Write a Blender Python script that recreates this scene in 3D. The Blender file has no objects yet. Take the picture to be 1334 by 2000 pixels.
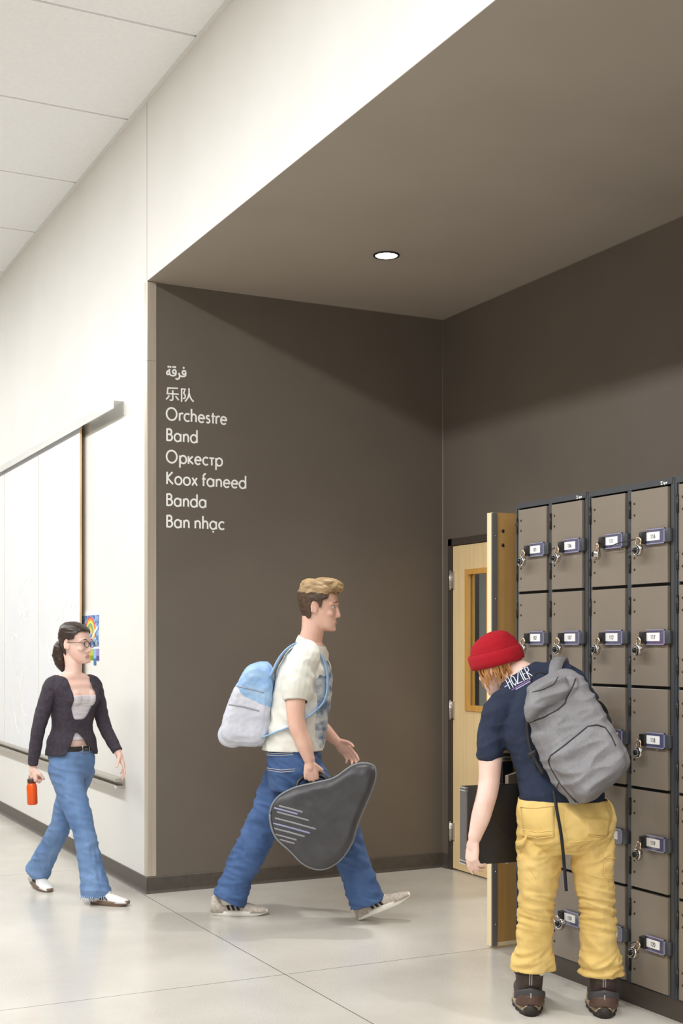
import bpy, math, random
from mathutils import Vector, Matrix, noise
random.seed(7)
S = bpy.context.scene
COL = S.collection
V = Vector
PI = math.pi

# ---------------------------------------------------------------- camera, light, exposure
FPX, CX, HY, EYE = 2500.0, 667.0, 1257.0, 1.5
TH = math.radians(26.7)
SN, CS = math.sin(TH), math.cos(TH)
DV = V((SN, CS, 0.0)); RV = V((CS, -SN, 0.0)); UP = V((0, 0, 1.0))
cam_data = bpy.data.cameras.new('camera'); cam = bpy.data.objects.new('camera', cam_data); COL.objects.link(cam)
cam.location = (0, 0, EYE); cam.rotation_euler = (PI / 2, 0, -TH)
cam_data.sensor_fit = 'VERTICAL'; cam_data.sensor_height = 36.0; cam_data.sensor_width = 24.0
cam_data.lens = FPX * 36.0 / 2000.0
cam_data.shift_y = (HY - 1000.0) / 2000.0
cam_data.clip_start = 0.05
S.camera = cam
S.view_settings.view_transform = 'Standard'; S.view_settings.look = 'None'
S.view_settings.gamma = 1.0; S.view_settings.exposure = 0.25
S.view_settings.use_curve_mapping = False

wd = bpy.data.worlds.new('world'); S.world = wd; wd.use_nodes = True
wd.node_tree.nodes['Background'].inputs[0].default_value = (1.0, 0.97, 0.93, 1)
wd.node_tree.nodes['Background'].inputs[1].default_value = 0.3

WALL_X = 2.41      # face of the white corridor wall and of the fascia over the alcove
BACK_Y = 7.385     # dark wall with the lettering
DEEP_X = 4.477     # dark wall behind the lockers
SOFFIT = 3.676
CEIL = 4.755
LOCK_X = 3.47

def area(name, loc, size, sizey, power, color=(1, 1, 1), rot=(0, 0, 0), spread=None):
    l = bpy.data.lights.new(name, 'AREA'); l.shape = 'RECTANGLE'; l.size = size; l.size_y = sizey
    l.energy = power; l.color = color
    if spread: l.spread = math.radians(spread)
    o = bpy.data.objects.new(name, l); COL.objects.link(o); o.location = loc; o.rotation_euler = rot
    return o
# the row of linear lights in the corridor ceiling, and the downlights of the alcove
WARM = (0.955, 0.98, 1.0)
area('corridor_light', (-0.35, 0.6, CEIL - 0.03), 0.42, 12.6, 520, WARM)
area('corridor_light', (-0.35, 11.7, CEIL - 0.03), 0.42, 9.4, 250, WARM)
DOWNLIGHTS = [(3.445, 6.29), (3.445, 3.0), (3.445, -0.2)]
for x, y in DOWNLIGHTS:
    l = bpy.data.lights.new('downlight_lamp', 'SPOT'); l.energy = 130; l.spot_size = math.radians(84); l.spot_blend = 1.0
    l.shadow_soft_size = 0.05; l.color = (1.0, 0.98, 0.95)
    o = bpy.data.objects.new('downlight_lamp', l); COL.objects.link(o); o.location = (x, y, SOFFIT - 0.02)

# ---------------------------------------------------------------- picture geometry -> world points
def P(px, py, z):                       # the point a pixel shows at depth z (metres along the view axis)
    return V((0, 0, EYE)) + DV * z + RV * ((px - CX) / FPX * z) + UP * ((HY - py) / FPX * z)
def on_x(px, py, X):
    u = (px - CX) / FPX; return P(px, py, X / (SN + CS * u))
def on_y(px, py, Y):
    u = (px - CX) / FPX; return P(px, py, Y / (CS - SN * u))
def on_floor(px, py): return P(px, py, EYE * FPX / (py - HY))

# ---------------------------------------------------------------- materials
def lin(c):
    return tuple(((v / 255) / 12.92 if v / 255 <= 0.04045 else ((v / 255 + 0.055) / 1.055) ** 2.4) for v in c) + (1.0,)
MATS = {}
def mat(name, c, rough=0.6, metal=0.0, c2=None, scale=8.0, stretch=(1, 1, 1), bump=0.0, bscale=None, spec=0.5,
        detail=4.0, emit=0.0, lo=0.35, hi=0.65, coat=0.0, alpha=None, trans=0.0, sss=0.0, bstretch=None):
    if name in MATS: return MATS[name]
    m = bpy.data.materials.new(name); m.use_nodes = True; MATS[name] = m
    nt = m.node_tree; b = nt.nodes['Principled BSDF']
    b.inputs['Base Color'].default_value = lin(c)
    b.inputs['Roughness'].default_value = rough; b.inputs['Metallic'].default_value = metal
    b.inputs['Specular IOR Level'].default_value = spec
    if coat: b.inputs['Coat Weight'].default_value = coat; b.inputs['Coat Roughness'].default_value = 0.12
    if trans: b.inputs['Transmission Weight'].default_value = trans
    if sss:
        b.inputs['Subsurface Weight'].default_value = sss; b.inputs['Subsurface Radius'].default_value = (0.012, 0.005, 0.003)
        b.inputs['Subsurface Scale'].default_value = 0.6
    if alpha is not None: b.inputs['Alpha'].default_value = alpha
    if emit:
        b.inputs['Emission Color'].default_value = lin(c); b.inputs['Emission Strength'].default_value = emit
    tc = nt.nodes.new('ShaderNodeTexCoord')
    def nz(sc, st, det):
        mp = nt.nodes.new('ShaderNodeMapping'); mp.inputs['Scale'].default_value = st
        nt.links.new(tc.outputs['Object'], mp.inputs['Vector'])
        n = nt.nodes.new('ShaderNodeTexNoise'); n.inputs['Scale'].default_value = sc; n.inputs['Detail'].default_value = det
        nt.links.new(mp.outputs['Vector'], n.inputs['Vector']); return n
    if c2 is not None:
        n = nz(scale, stretch, detail)
        r = nt.nodes.new('ShaderNodeValToRGB')
        r.color_ramp.elements[0].position = lo; r.color_ramp.elements[1].position = hi
        r.color_ramp.elements[0].color = lin(c); r.color_ramp.elements[1].color = lin(c2)
        nt.links.new(n.outputs['Fac'], r.inputs['Fac']); nt.links.new(r.outputs['Color'], b.inputs['Base Color'])
    if bump:
        n = nz(bscale or scale, bstretch or stretch, 3.0)
        bp = nt.nodes.new('ShaderNodeBump'); bp.inputs['Strength'].default_value = bump; bp.inputs['Distance'].default_value = 0.004
        nt.links.new(n.outputs['Fac'], bp.inputs['Height']); nt.links.new(bp.outputs['Normal'], b.inputs['Normal'])
    return m

# ---------------------------------------------------------------- mesh building
class MB:
    def __init__(s): s.v = []; s.f = []; s.m = []; s.sm = []
    def add(s, vs, fs, mi=0, smooth=False):
        k = len(s.v); s.v += [V(p) for p in vs]
        for f in fs: s.f.append([i + k for i in f]); s.m.append(mi); s.sm.append(smooth)
    def box(s, lo, hi, mi=0):
        x0, y0, z0 = lo; x1, y1, z1 = hi
        s.add([(x0,y0,z0),(x1,y0,z0),(x1,y1,z0),(x0,y1,z0),(x0,y0,z1),(x1,y0,z1),(x1,y1,z1),(x0,y1,z1)],
              [(0,3,2,1),(4,5,6,7),(0,1,5,4),(1,2,6,5),(2,3,7,6),(3,0,4,7)], mi)
    def obox(s, c, ax, half, mi=0):         # box at c with axes ax (3 unit vectors) and half sizes
        c = V(c); a, b, d = [V(q).normalized() * h for q, h in zip(ax, half)]
        s.add([c + a*i + b*j + d*k for k in (-1, 1) for j in (-1, 1) for i in (-1, 1)],
              [(0,2,3,1),(4,5,7,6),(0,1,5,4),(2,6,7,3),(0,4,6,2),(1,3,7,5)], mi)
    def bbox(s, c, ax, half, r, mi=0):      # box with rounded long edges: rounded rectangle in ax0/ax1, extruded along ax2 with soft rims
        c = V(c); a, b, d = [V(q).normalized() for q in ax]; hx, hy, hz = half
        out = []
        n = 4
        def rr(ins):
            q = []
            rr_ = max(r - ins, 0.0005)
            for cx, cy, a0 in ((hx-r, hy-r, 0), (-hx+r, hy-r, PI/2), (-hx+r, -hy+r, PI), (hx-r, -hy+r, 1.5*PI)):
                for i in range(n + 1):
                    t = a0 + i * PI / 2 / n; q.append((cx + rr_*math.cos(t), cy + rr_*math.sin(t)))
            return q
        e = min(r * 0.6, hz * 0.5)
        secs = [(-hz, e), (-hz + e*0.3, e*0.3), (-hz + e, 0), (hz - e, 0), (hz - e*0.3, e*0.3), (hz, e)]
        rings = [[c + a*x + b*y + d*zz for x, y in rr(ins)] for zz, ins in secs]
        s.loft(rings, mi, True)
    def loft(s, rings, mi=0, smooth=True, caps=True, closed=True):
        n = len(rings[0]); vs = [p for r in rings for p in r]; fs = []
        for i in range(len(rings) - 1):
            for j in range(n if closed else n - 1):
                a, b = i*n + j, i*n + (j+1) % n
                fs.append((a, b, b + n, a + n))
        if caps: fs += [tuple(range(n))[::-1], tuple(range((len(rings)-1)*n, len(rings)*n))]
        s.add(vs, fs, mi, smooth)
    def cyl(s, p0, p1, r0, r1=None, n=16, mi=0, smooth=True):
        p0, p1 = V(p0), V(p1); r1 = r0 if r1 is None else r1
        a, b = frame((p1 - p0).normalized())
        s.loft([[p + a*(r*math.cos(2*PI*i/n)) + b*(r*math.sin(2*PI*i/n)) for i in range(n)] for p, r in ((p0, r0), (p1, r1))], mi, smooth)
    def lathe(s, p0, axis, prof, n=20, mi=0):    # prof: (distance along axis, radius)
        p0, axis = V(p0), V(axis).normalized(); a, b = frame(axis)
        s.loft([[p0 + axis*t + a*(r*math.cos(2*PI*i/n)) + b*(r*math.sin(2*PI*i/n)) for i in range(n)] for t, r in prof], mi, True)
    def tube(s, pts, r, n=8, mi=0, ends=False):
        pts = [V(p) for p in pts]; rs = r if isinstance(r, (list, tuple)) else [r]*len(pts)
        rings = []; a = None
        for i, p in enumerate(pts):
            t = (pts[min(i+1, len(pts)-1)] - pts[max(i-1, 0)]).normalized()
            if a is None: a, b = frame(t)
            else:
                a = (a - t*a.dot(t)).normalized(); b = t.cross(a)
            if ends and i == 0:
                for k in (0.95, 0.6): 
                    h = math.sqrt(1 - k*k) if k < 0.9 else 0.3
                    rings.append([p - t*rs[0]*(k*0.9) + (a*math.cos(2*PI*j/n) + b*math.sin(2*PI*j/n))*rs[0]*h for j in range(n)])
            rings.append([p + (a*math.cos(2*PI*j/n) + b*math.sin(2*PI*j/n))*rs[i] for j in range(n)])
            if ends and i == len(pts) - 1:
                for k in (0.6, 0.95):
                    h = math.sqrt(1 - k*k) if k < 0.9 else 0.3
                    rings.append([p + t*rs[i]*(k*0.9) + (a*math.cos(2*PI*j/n) + b*math.sin(2*PI*j/n))*rs[i]*h for j in range(n)])
        s.loft(rings, mi, True)
    def ell(s, c, ax, half, n=20, m=12, mi=0):
        c = V(c); a, b, d = [V(q).normalized()*h for q, h in zip(ax, half)]
        rings = []
        for i in range(m + 1):
            t = -PI/2 + PI*(0.03 + 0.94*i/m)
            rings.append([c + (a*math.cos(2*PI*j/n) + b*math.sin(2*PI*j/n))*math.cos(t) + d*math.sin(t) for j in range(n)])
        s.loft(rings, mi, True)
    def ribbon(s, pts2, o, U, W, N, w, th=0.0012, mi=0):   # stroke of width w along 2-D points in the plane (o,U,W), standing th off it
        o, U, W, N = V(o), V(U), V(W), V(N)
        p = [V((x, y)) for x, y in pts2]
        L, R = [], []
        for i in range(len(p)):
            d0 = (p[i] - p[i-1]).normalized() if i else None
            d1 = (p[i+1] - p[i]).normalized() if i < len(p) - 1 else None
            if d0 is None: nrm = V((-d1.y, d1.x)); k = 1
            elif d1 is None: nrm = V((-d0.y, d0.x)); k = 1
            else:
                nrm = (V((-d0.y, d0.x)) + V((-d1.y, d1.x)))
                if nrm.length < 1e-4: nrm = V((-d0.y, d0.x)); k = 1
                else: nrm.normalize(); k = min(1.6, 1 / max(0.3, nrm.dot(V((-d0.y, d0.x)))))
            L.append(p[i] + nrm*(w/2*k)); R.append(p[i] - nrm*(w/2*k))
        rings = []
        for l, r in zip(L, R):
            q = [o + U*l.x + W*l.y, o + U*r.x + W*r.y]
            rings.append([q[0], q[1], q[1] + N*th, q[0] + N*th])
        s.loft(rings, mi, False)
    def disc(s, c, N, r, th=0.0012, n=16, mi=0):
        s.cyl(c, V(c) + V(N)*th, r, n=n, mi=mi, smooth=False)
    def poly(s, pts, N, th, mi=0):                # flat polygon plate with thickness
        N = V(N); a = [V(p) for p in pts]; n = len(a)
        s.add(a + [p + N*th for p in a], [tuple(range(n))[::-1], tuple(range(n, 2*n))] + [(i, (i+1) % n, (i+1) % n + n, i + n) for i in range(n)], mi)
    def mesh(s, name):
        me = bpy.data.meshes.new(name); me.from_pydata([tuple(p) for p in s.v], [], s.f)
        me.polygons.foreach_set('material_index', s.m); me.polygons.foreach_set('use_smooth', s.sm); me.update(); return me
    def build(s, name, mats, parent=None, fixn=True):
        if parent is not None:
            w = wloc(parent); s.v = [p - w for p in s.v]
        me = s.mesh(name)
        if fixn:
            import bmesh
            bm = bmesh.new(); bm.from_mesh(me); bmesh.ops.recalc_face_normals(bm, faces=bm.faces); bm.to_mesh(me); bm.free()
        for m in (mats if isinstance(mats, (list, tuple)) else [mats]): me.materials.append(m)
        o = bpy.data.objects.new(name, me); COL.objects.link(o)
        if parent is not None: o.parent = parent
        return o
def frame(t):
    h = V((0, 0, 1)) if abs(t.z) < 0.9 else V((1, 0, 0))
    a = t.cross(h).normalized(); return a, t.cross(a)
def wloc(o):
    w = V((0, 0, 0))
    while o is not None: w = w + V(o.location); o = o.parent
    return w
def tag(o, label, cat, group=None):
    o['label'] = label; o['category'] = cat
    if group: o['group'] = group
    return o
def struct(o, label=None, cat=None):
    o['kind'] = 'structure'
    if label: o['label'] = label
    if cat: o['category'] = cat
    return o
def thing(name, loc, label, cat, group=None):
    o = bpy.data.objects.new(name, None); COL.objects.link(o); o.location = loc; o.empty_display_size = 0.1
    return tag(o, label, cat, group)
def bevel(o, w, seg=2):
    m = o.modifiers.new('bevel', 'BEVEL'); m.width = w; m.segments = seg; m.limit_method = 'ANGLE'; return o

# ================================================================ the setting
M_white = mat('wall_white', (240, 238, 233), 0.55, c2=(236, 234, 228), scale=1.5, bump=0.03, bscale=220)
M_dark = mat('wall_taupe', (108, 99, 89), 0.5, c2=(104, 95, 86), scale=2.0, bump=0.04, bscale=260)
M_soffit = mat('taupe_bounce_lit', (172, 162, 149), 0.6, c2=(168, 158, 146), scale=2.0)  # the walls' taupe made paler: light bounced off the floor is in the colour
M_ceil = mat('ceiling_tile', (246, 246, 246), 0.85, c2=(242, 242, 242), scale=40, bump=0.02, bscale=300)
M_grid = mat('ceiling_grid_metal', (226, 225, 222), 0.5)
M_base = mat('rubber_base', (84, 77, 70), 0.45, c2=(76, 69, 63), scale=30, bump=0.02, bscale=200)
M_steel = mat('stainless_tan_reflection', (214, 201, 184), 0.36, .5, c2=(200, 188, 172), scale=60, stretch=(1, 1, 0.02), bump=0.03, bscale=200, bstretch=(1, 1, 0.02))  # tan reflections of the alcove are put into the steel's base colour

def concrete():
    m = bpy.data.materials.new('polished_concrete'); m.use_nodes = True; nt = m.node_tree; b = nt.nodes['Principled BSDF']
    L = nt.links.new; N = nt.nodes.new
    geo = N('ShaderNodeNewGeometry')
    def noise_(sc, det, rough=0.55):
        n = N('ShaderNodeTexNoise'); n.inputs['Scale'].default_value = sc; n.inputs['Detail'].default_value = det; n.inputs['Roughness'].default_value = rough
        L(geo.outputs['Position'], n.inputs['Vector']); return n
    def ramp(src, p0, c0, p1, c1):
        r = N('ShaderNodeValToRGB'); r.color_ramp.elements[0].position = p0; r.color_ramp.elements[0].color = c0
        r.color_ramp.elements[1].position = p1; r.color_ramp.elements[1].color = c1; L(src, r.inputs['Fac']); return r
    big = ramp(noise_(1.3, 5).outputs['Fac'], 0.3, lin((197, 191, 181)), 0.7, lin((214, 209, 199)))
    fine = ramp(noise_(210, 2, 0.6).outputs['Fac'], 0.30, (0.60, 0.59, 0.58, 1), 0.55, (1, 1, 1, 1))
    patch = ramp(noise_(0.9, 4).outputs['Fac'], 0.45, (0, 0, 0, 1), 0.6, (1, 1, 1, 1))
    mx = N('ShaderNodeMix'); mx.data_type = 'RGBA'; mx.blend_type = 'MULTIPLY'
    mul = N('ShaderNodeMath'); mul.operation = 'MULTIPLY_ADD'; mul.inputs[1].default_value = 0.55; mul.inputs[2].default_value = 0.35
    L(patch.outputs['Color'], mul.inputs[0]); L(mul.outputs[0], mx.inputs[0]); L(big.outputs['Color'], mx.inputs[6]); L(fine.outputs['Color'], mx.inputs[7])
    # saw-cut joints
    sep = N('ShaderNodeSeparateXYZ'); L(geo.outputs['Position'], sep.inputs[0])
    def line(axis, off):
        a = N('ShaderNodeMath'); a.operation = 'SUBTRACT'; a.inputs[1].default_value = off; L(sep.outputs[axis], a.inputs[0])
        p = N('ShaderNodeMath'); p.operation = 'PINGPONG'; p.inputs[1].default_value = 3.07 / 2; L(a.outputs[0], p.inputs[0])
        c = N('ShaderNodeMath'); c.operation = 'LESS_THAN'; c.inputs[1].default_value = 0.0024; L(p.outputs[0], c.inputs[0]); return c
    j = N('ShaderNodeMath'); j.operation = 'MAXIMUM'; L(line('X', 2.38).outputs[0], j.inputs[0]); L(line('Y', 5.30).outputs[0], j.inputs[1])
    mj = N('ShaderNodeMix'); mj.data_type = 'RGBA'; L(j.outputs[0], mj.inputs[0]); L(mx.outputs[2], mj.inputs[6]); mj.inputs[7].default_value = lin((96, 90, 82))
    L(mj.outputs[2], b.inputs['Base Color'])
    rg = N('ShaderNodeMath'); rg.operation = 'MULTIPLY_ADD'; rg.inputs[1].default_value = 0.12; rg.inputs[2].default_value = 0.16
    L(noise_(2.2, 4).outputs['Fac'], rg.inputs[0]); L(rg.outputs[0], b.inputs['Roughness'])
    bp = N('ShaderNodeBump'); bp.inputs['Strength'].default_value = 0.02; bp.inputs['Distance'].default_value = 0.002
    L(noise_(90, 2).outputs['Fac'], bp.inputs['Height']); L(bp.outputs['Normal'], b.inputs['Normal'])
    b.inputs['Specular IOR Level'].default_value = 0.6
    return m
M_floor = concrete()

X0, Y0, Y1 = -3.2, -6.0, 17.0
b = MB(); b.box((X0 - 0.2, Y0 - 0.2, -0.12), (8.2, Y1 + 0.2, 0.0)); struct(b.build('floor', M_floor))
b = MB(); b.box((WALL_X, BACK_Y + 0.002, 0), (WALL_X + 0.15, Y1, CEIL + 0.05)); b.box((WALL_X, Y0, SOFFIT + 0.002), (WALL_X + 0.15, BACK_Y + 0.002, CEIL + 0.05))
struct(b.build('wall_corridor', M_white))
b = MB(); b.box((X0 - 0.15, Y0, 0), (X0, Y1, CEIL + 0.05)); struct(b.build('wall_left', mat('wall_tan', (150, 141, 130), .6)))
b = MB(); b.box((X0, Y1, 0), (WALL_X, Y1 + 0.15, CEIL + 0.05)); struct(b.build('wall_far', M_white))
b = MB(); b.box((X0, Y0 - 0.15, 0), (8.0, Y0, CEIL + 0.05)); struct(b.build('wall_behind', M_white))
# dark alcove
OP0, OP1, OPH = 5.40, 7.30, 2.195           # door opening in the deep wall
b = MB(); b.box((WALL_X + 0.001, BACK_Y, 0), (DEEP_X + 0.15, BACK_Y + 0.15, SOFFIT)); struct(b.build('wall_lettered', M_dark))
b = MB(); b.box((DEEP_X, OP1, 0), (DEEP_X + 0.15, BACK_Y, SOFFIT)); b.box((DEEP_X, Y0, 0), (DEEP_X + 0.15, OP0, SOFFIT))
b.box((DEEP_X, OP0, OPH), (DEEP_X + 0.15, OP1, SOFFIT)); struct(b.build('wall_right', M_dark))
b = MB(); b.box((WALL_X + 0.001, Y0, SOFFIT), (DEEP_X + 0.15, BACK_Y + 0.15, SOFFIT + 0.1))
struct(b.build('ceiling_soffit', M_soffit))
# suspended ceiling: panels dropped a little below the grid
b = MB(); b.box((X0, Y0, CEIL + 0.03), (WALL_X, Y1, CEIL + 0.08), 1)
px = WALL_X - 0.024
xs = [WALL_X - 0.024]
x = WALL_X - 0.012 - 1.22
while x > X0: xs.append(x); x -= 1.22
y = 6.48 - 1.22*10
G = 0.010
while y < Y1:
    for i, xr in enumerate(xs):
        xl = xs[i+1] if i + 1 < len(xs) else X0
        b.box((xl + G, max(y + G, Y0), CEIL), (xr - (G if i else 0.0), min(y + 1.22 - G, Y1), CEIL + 0.025), 0)
    y += 1.22
for k in range(-10, 9): b.box((X0, 6.48 + 1.22*k - 0.012, CEIL + 0.012), (WALL_X, 6.48 + 1.22*k + 0.012, CEIL + 0.03), 1)
b.box((WALL_X - 0.024, Y0, CEIL - 0.004), (WALL_X, Y1, CEIL), 1)
struct(b.build('ceiling', [M_ceil, M_grid]))
# rubber base
def base_run(name, pts, outs):
    b = MB()
    rings = []
    for (p, o) in zip(pts, outs):
        p, o = V(p), V(o)
        rings.append([p + o*d + UP*z for d, z in ((0, 0), (0.022, 0), (0.012, 0.006), (0.007, 0.016), (0.006, 0.094), (0.003, 0.098), (0, 0.098))])
    b.loft(rings, 0, False); return struct(b.build(name, M_base))
base_run('baseboard_corridor', [(WALL_X, BACK_Y, 0), (WALL_X, Y1, 0)], [(-1, -1, 0), (-1, 0, 0)])
base_run('baseboard_back', [(WALL_X, BACK_Y, 0), (DEEP_X, BACK_Y, 0)], [(-1, -1, 0), (-1, -1, 0)])
base_run('baseboard_right', [(DEEP_X, BACK_Y, 0), (DEEP_X, OP1, 0)], [(-1, -1, 0), (-1, 0, 0)])
# paint caulk beads in the alcove's corners
b = MB(); M_bead = mat('caulk_bead', (150, 139, 126), .5)
b.cyl((DEEP_X, BACK_Y, .098), (DEEP_X, BACK_Y, SOFFIT), .0035, n=8); struct(b.build('trim_3', M_bead))
b = MB(); b.cyl((DEEP_X, Y0, SOFFIT), (DEEP_X, BACK_Y, SOFFIT), .003, n=8); b.cyl((WALL_X + .06, BACK_Y, SOFFIT), (DEEP_X, BACK_Y, SOFFIT), .003, n=8); struct(b.build('trim_4', M_bead))
# reveal in the white wall above the corner
b = MB(); b.box((WALL_X - 0.0015, BACK_Y + 0.002, SOFFIT), (WALL_X + 0.01, BACK_Y + 0.009, CEIL - 0.004))
struct(b.build('trim_1', mat('reveal_line', (205, 200, 188), 0.6)))

# stainless corner guard wrapped round the corner
t = thing('corner_guard', (WALL_X, BACK_Y, 0.1), 'tall brushed stainless steel corner guard where white wall meets dark wall', 'corner guard')
def guard(z0, z1, name):
    b = MB()
    prof = [(0.055, -0.003), (0.003, -0.003), (0.0, -0.0025), (-0.0025, 0.0), (-0.003, 0.003), (-0.003, 0.047)]
    out = [(WALL_X + x, BACK_Y + y) for x, y in prof]
    inn = [(WALL_X + 0.055, BACK_Y - 0.0005), (WALL_X - 0.0005, BACK_Y - 0.0005), (WALL_X - 0.0005, BACK_Y + 0.047)]
    ring = out + inn[::-1]
    b.loft([[V((x, y, z)) for x, y in ring] for z in (z0, z1)], 0, False)
    return b.build(name, M_steel, t)
guard(0.102, 3.198, 'lower_plate'); guard(3.2, SOFFIT - 0.004, 'upper_plate')

# downlights
for i, (x, y) in enumerate(DOWNLIGHTS[:1]):
    t = thing('downlight', (x, y, SOFFIT), 'round recessed downlight with black rim glowing in the dark soffit', 'ceiling light')
    b = MB(); n = 40
    rings = [[V((x + r*math.cos(2*PI*k/n), y + r*math.sin(2*PI*k/n), SOFFIT + z)) for k in range(n)] for r, z in ((0.074, 0.0), (0.074, -0.006), (0.064, -0.008), (0.061, -0.003), (0.061, 0.0))]
    b.loft(rings, 0, True, caps=False); b.build('trim_ring', mat('black_trim', (26, 24, 23), 0.4), t)
    b = MB(); b.cyl((x, y, SOFFIT - 0.004), (x, y, SOFFIT - 0.001), 0.0612, n=n); b.build('lens', mat('lit_lens', (255, 250, 242), 0.4, emit=14.0), t)

# ================================================================ stroke lettering
def arc(cx, cy, rx, ry, a0, a1, n=14):
    return [(cx + rx*math.cos(math.radians(a0 + (a1 - a0)*i/n)), cy + ry*math.sin(math.radians(a0 + (a1 - a0)*i/n))) for i in range(n + 1)]
XH, R_ = 0.66, 0.30
YC = R_ + 0.0
def bowl(cx): return arc(cx, 0.32, 0.29, 0.32, 0, 360, 24)
GLYPH = {
 'O': (1.02, [arc(0.5, 0.5, 0.47, 0.5, 0, 360, 30)]),
 'B': (0.62, [[(0.07, 0), (0.07, 1)], [(0.07, 0.96), (0.28, 0.96)] + arc(0.28, 0.75, 0.2, 0.21, 90, -90, 10) + [(0.07, 0.54)], [(0.28, 0.54)] + arc(0.29, 0.29, 0.25, 0.25, 90, -90, 10) + [(0.07, 0.04)]]),
 'K': (0.66, [[(0.07, 0), (0.07, 1)], [(0.55, 1), (0.09, 0.52), (0.6, 0)]]),
 'a': (0.70, [bowl(0.32), [(0.6, 0), (0.6, 0.64)]]),
 'd': (0.70, [bowl(0.32), [(0.6, 0), (0.6, 1.06)]]),
 'p': (0.70, [bowl(0.38), [(0.08, -0.36), (0.08, 0.64)]]),
 'n': (0.60, [[(0.07, 0), (0.07, 0.64)], [(0.07, 0.36)] + arc(0.29, 0.38, 0.21, 0.25, 180, 0, 12) + [(0.5, 0)]]),
 'h': (0.60, [[(0.07, 0), (0.07, 1.06)], [(0.07, 0.36)] + arc(0.29, 0.38, 0.21, 0.25, 180, 0, 12) + [(0.5, 0)]]),
 'r': (0.40, [[(0.07, 0), (0.07, 0.64)], arc(0.28, 0.38, 0.21, 0.25, 180, 55, 9)]),
 'c': (0.56, [arc(0.33, 0.32, 0.28, 0.31, 48, 312, 20)]),
 'e': (0.64, [arc(0.32, 0.32, 0.27, 0.31, 0, 318, 22), [(0.05, 0.34), (0.6, 0.34)]]),
 's': (0.44, [arc(0.21, 0.48, 0.14, 0.145, 30, 235, 10) + arc(0.2, 0.185, 0.16, 0.165, 70, -150, 12)]),
 't': (0.36, [[(0.17, 0), (0.17, 0.88)], [(0.02, 0.6), (0.34, 0.6)]]),
 'o': (0.66, [bowl(0.32)]),
 'x': (0.52, [[(0.03, 0), (0.47, 0.64)], [(0.05, 0.64), (0.49, 0)]]),
 'f': (0.40, [[(0.15, 0), (0.15, 0.84)] + arc(0.31, 0.84, 0.16, 0.18, 180, 70, 8), [(0.02, 0.6), (0.34, 0.6)]]),
 'k': (0.55, [[(0.07, 0), (0.07, 0.64)], [(0.46, 0.64), (0.1, 0.33), (0.5, 0)]]),
 'T': (0.48, [[(0.23, 0), (0.23, 0.6)], [(0.0, 0.6), (0.46, 0.6)]]),     # Cyrillic small te
 'A': (0.70, [bowl(0.32), [(0.6, 0), (0.6, 0.64)], [(.25, -.22), (.39, -.22)]]),  # a with dot below
 ' ': (0.28, []),
 '0': (0.6, [arc(0.28, 0.5, 0.23, 0.47, 0, 360, 20)]),
 '1': (0.6, [[(0.12, 0.78), (0.32, 0.96), (0.32, 0)]]),
 '2': (0.6, [arc(0.28, 0.7, 0.22, 0.26, 165, -20, 10) + [(0.08, 0.04), (0.52, 0.04)]]),
 '3': (0.6, [arc(0.26, 0.73, 0.2, 0.23, 150, -80, 10) + arc(0.26, 0.27, 0.23, 0.25, 80, -150, 12)]),
 '4': (0.6, [[(0.42, 0), (0.42, 0.97), (0.04, 0.28), (0.56, 0.28)]]),
 '5': (0.6, [[(0.48, 0.95), (0.15, 0.95), (0.12, 0.54)] + arc(0.26, 0.31, 0.23, 0.29, 115, -150, 12)]),
 '6': (0.6, [[(0.42, 0.96), (0.12, 0.48)] + arc(0.28, 0.29, 0.22, 0.27, 140, 500, 18)]),
 '7': (0.6, [[(0.06, 0.95), (0.5, 0.95), (0.2, 0)]]),
 '8': (0.6, [arc(0.28, 0.74, 0.18, 0.22, 0, 360, 14), arc(0.28, 0.27, 0.22, 0.26, 0, 360, 16)]),
 '9': (0.6, [arc(0.28, 0.7, 0.22, 0.26, 0, 360, 16), [(0.49, 0.62), (0.2, 0.02)]]),
}
def write(b, text, o, U, W, N, cap, width=None, weight=0.125, th=0.0012, mi=0, centre=False):
    adv = sum(GLYPH[c][0] for c in text)
    sx = (width / cap / adv) if width else 1.0
    x = -adv*sx/2 if centre else 0.0
    for c in text:
        w, strokes = GLYPH[c]
        for i, st in enumerate(strokes):
            b.ribbon([((x + (.045 + q[0]*.87)*sx)*cap, q[1]*cap) for q in st], o, U, W, N, weight*cap, th*(1 + 0.3*i), mi)
        x += w*sx

M_vinyl = mat('white_vinyl', (253, 252, 249), 0.5)
LX = on_y(323.5, 900, BACK_Y).x
t = thing('wall_lettering', (LX, BACK_Y, 2.2), 'white vinyl wall lettering naming the band room in eight languages', 'lettering')
U_, W_, N_ = V((1, 0, 0)), V((0, 0, 1)), V((0, -1, 0))
def lz(py): return on_y(323.5, py, BACK_Y).z
for text, py, pxr in (('Orchestre', 819.5, 443), ('Band', 860.5, 386.5), ('Op\u043aec\u0442p', 903, 434.5), ('Koox faneed', 945, 481.5), ('Banda', 987.5, 403.5), ('Ban nh\u1ea1c', 1029.5, 438)):
    g = text.replace('\u043a', 'k').replace('\u0442', 'T').replace('\u1ea1', 'A')
    b = MB(); o = V((LX, BACK_Y, lz(py)))
    write(b, g, o, U_, W_, N_, 0.0735, on_y(pxr, py, BACK_Y).x - LX + 0.004, 0.14)
    b.build('text_line', M_vinyl, t)
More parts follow.
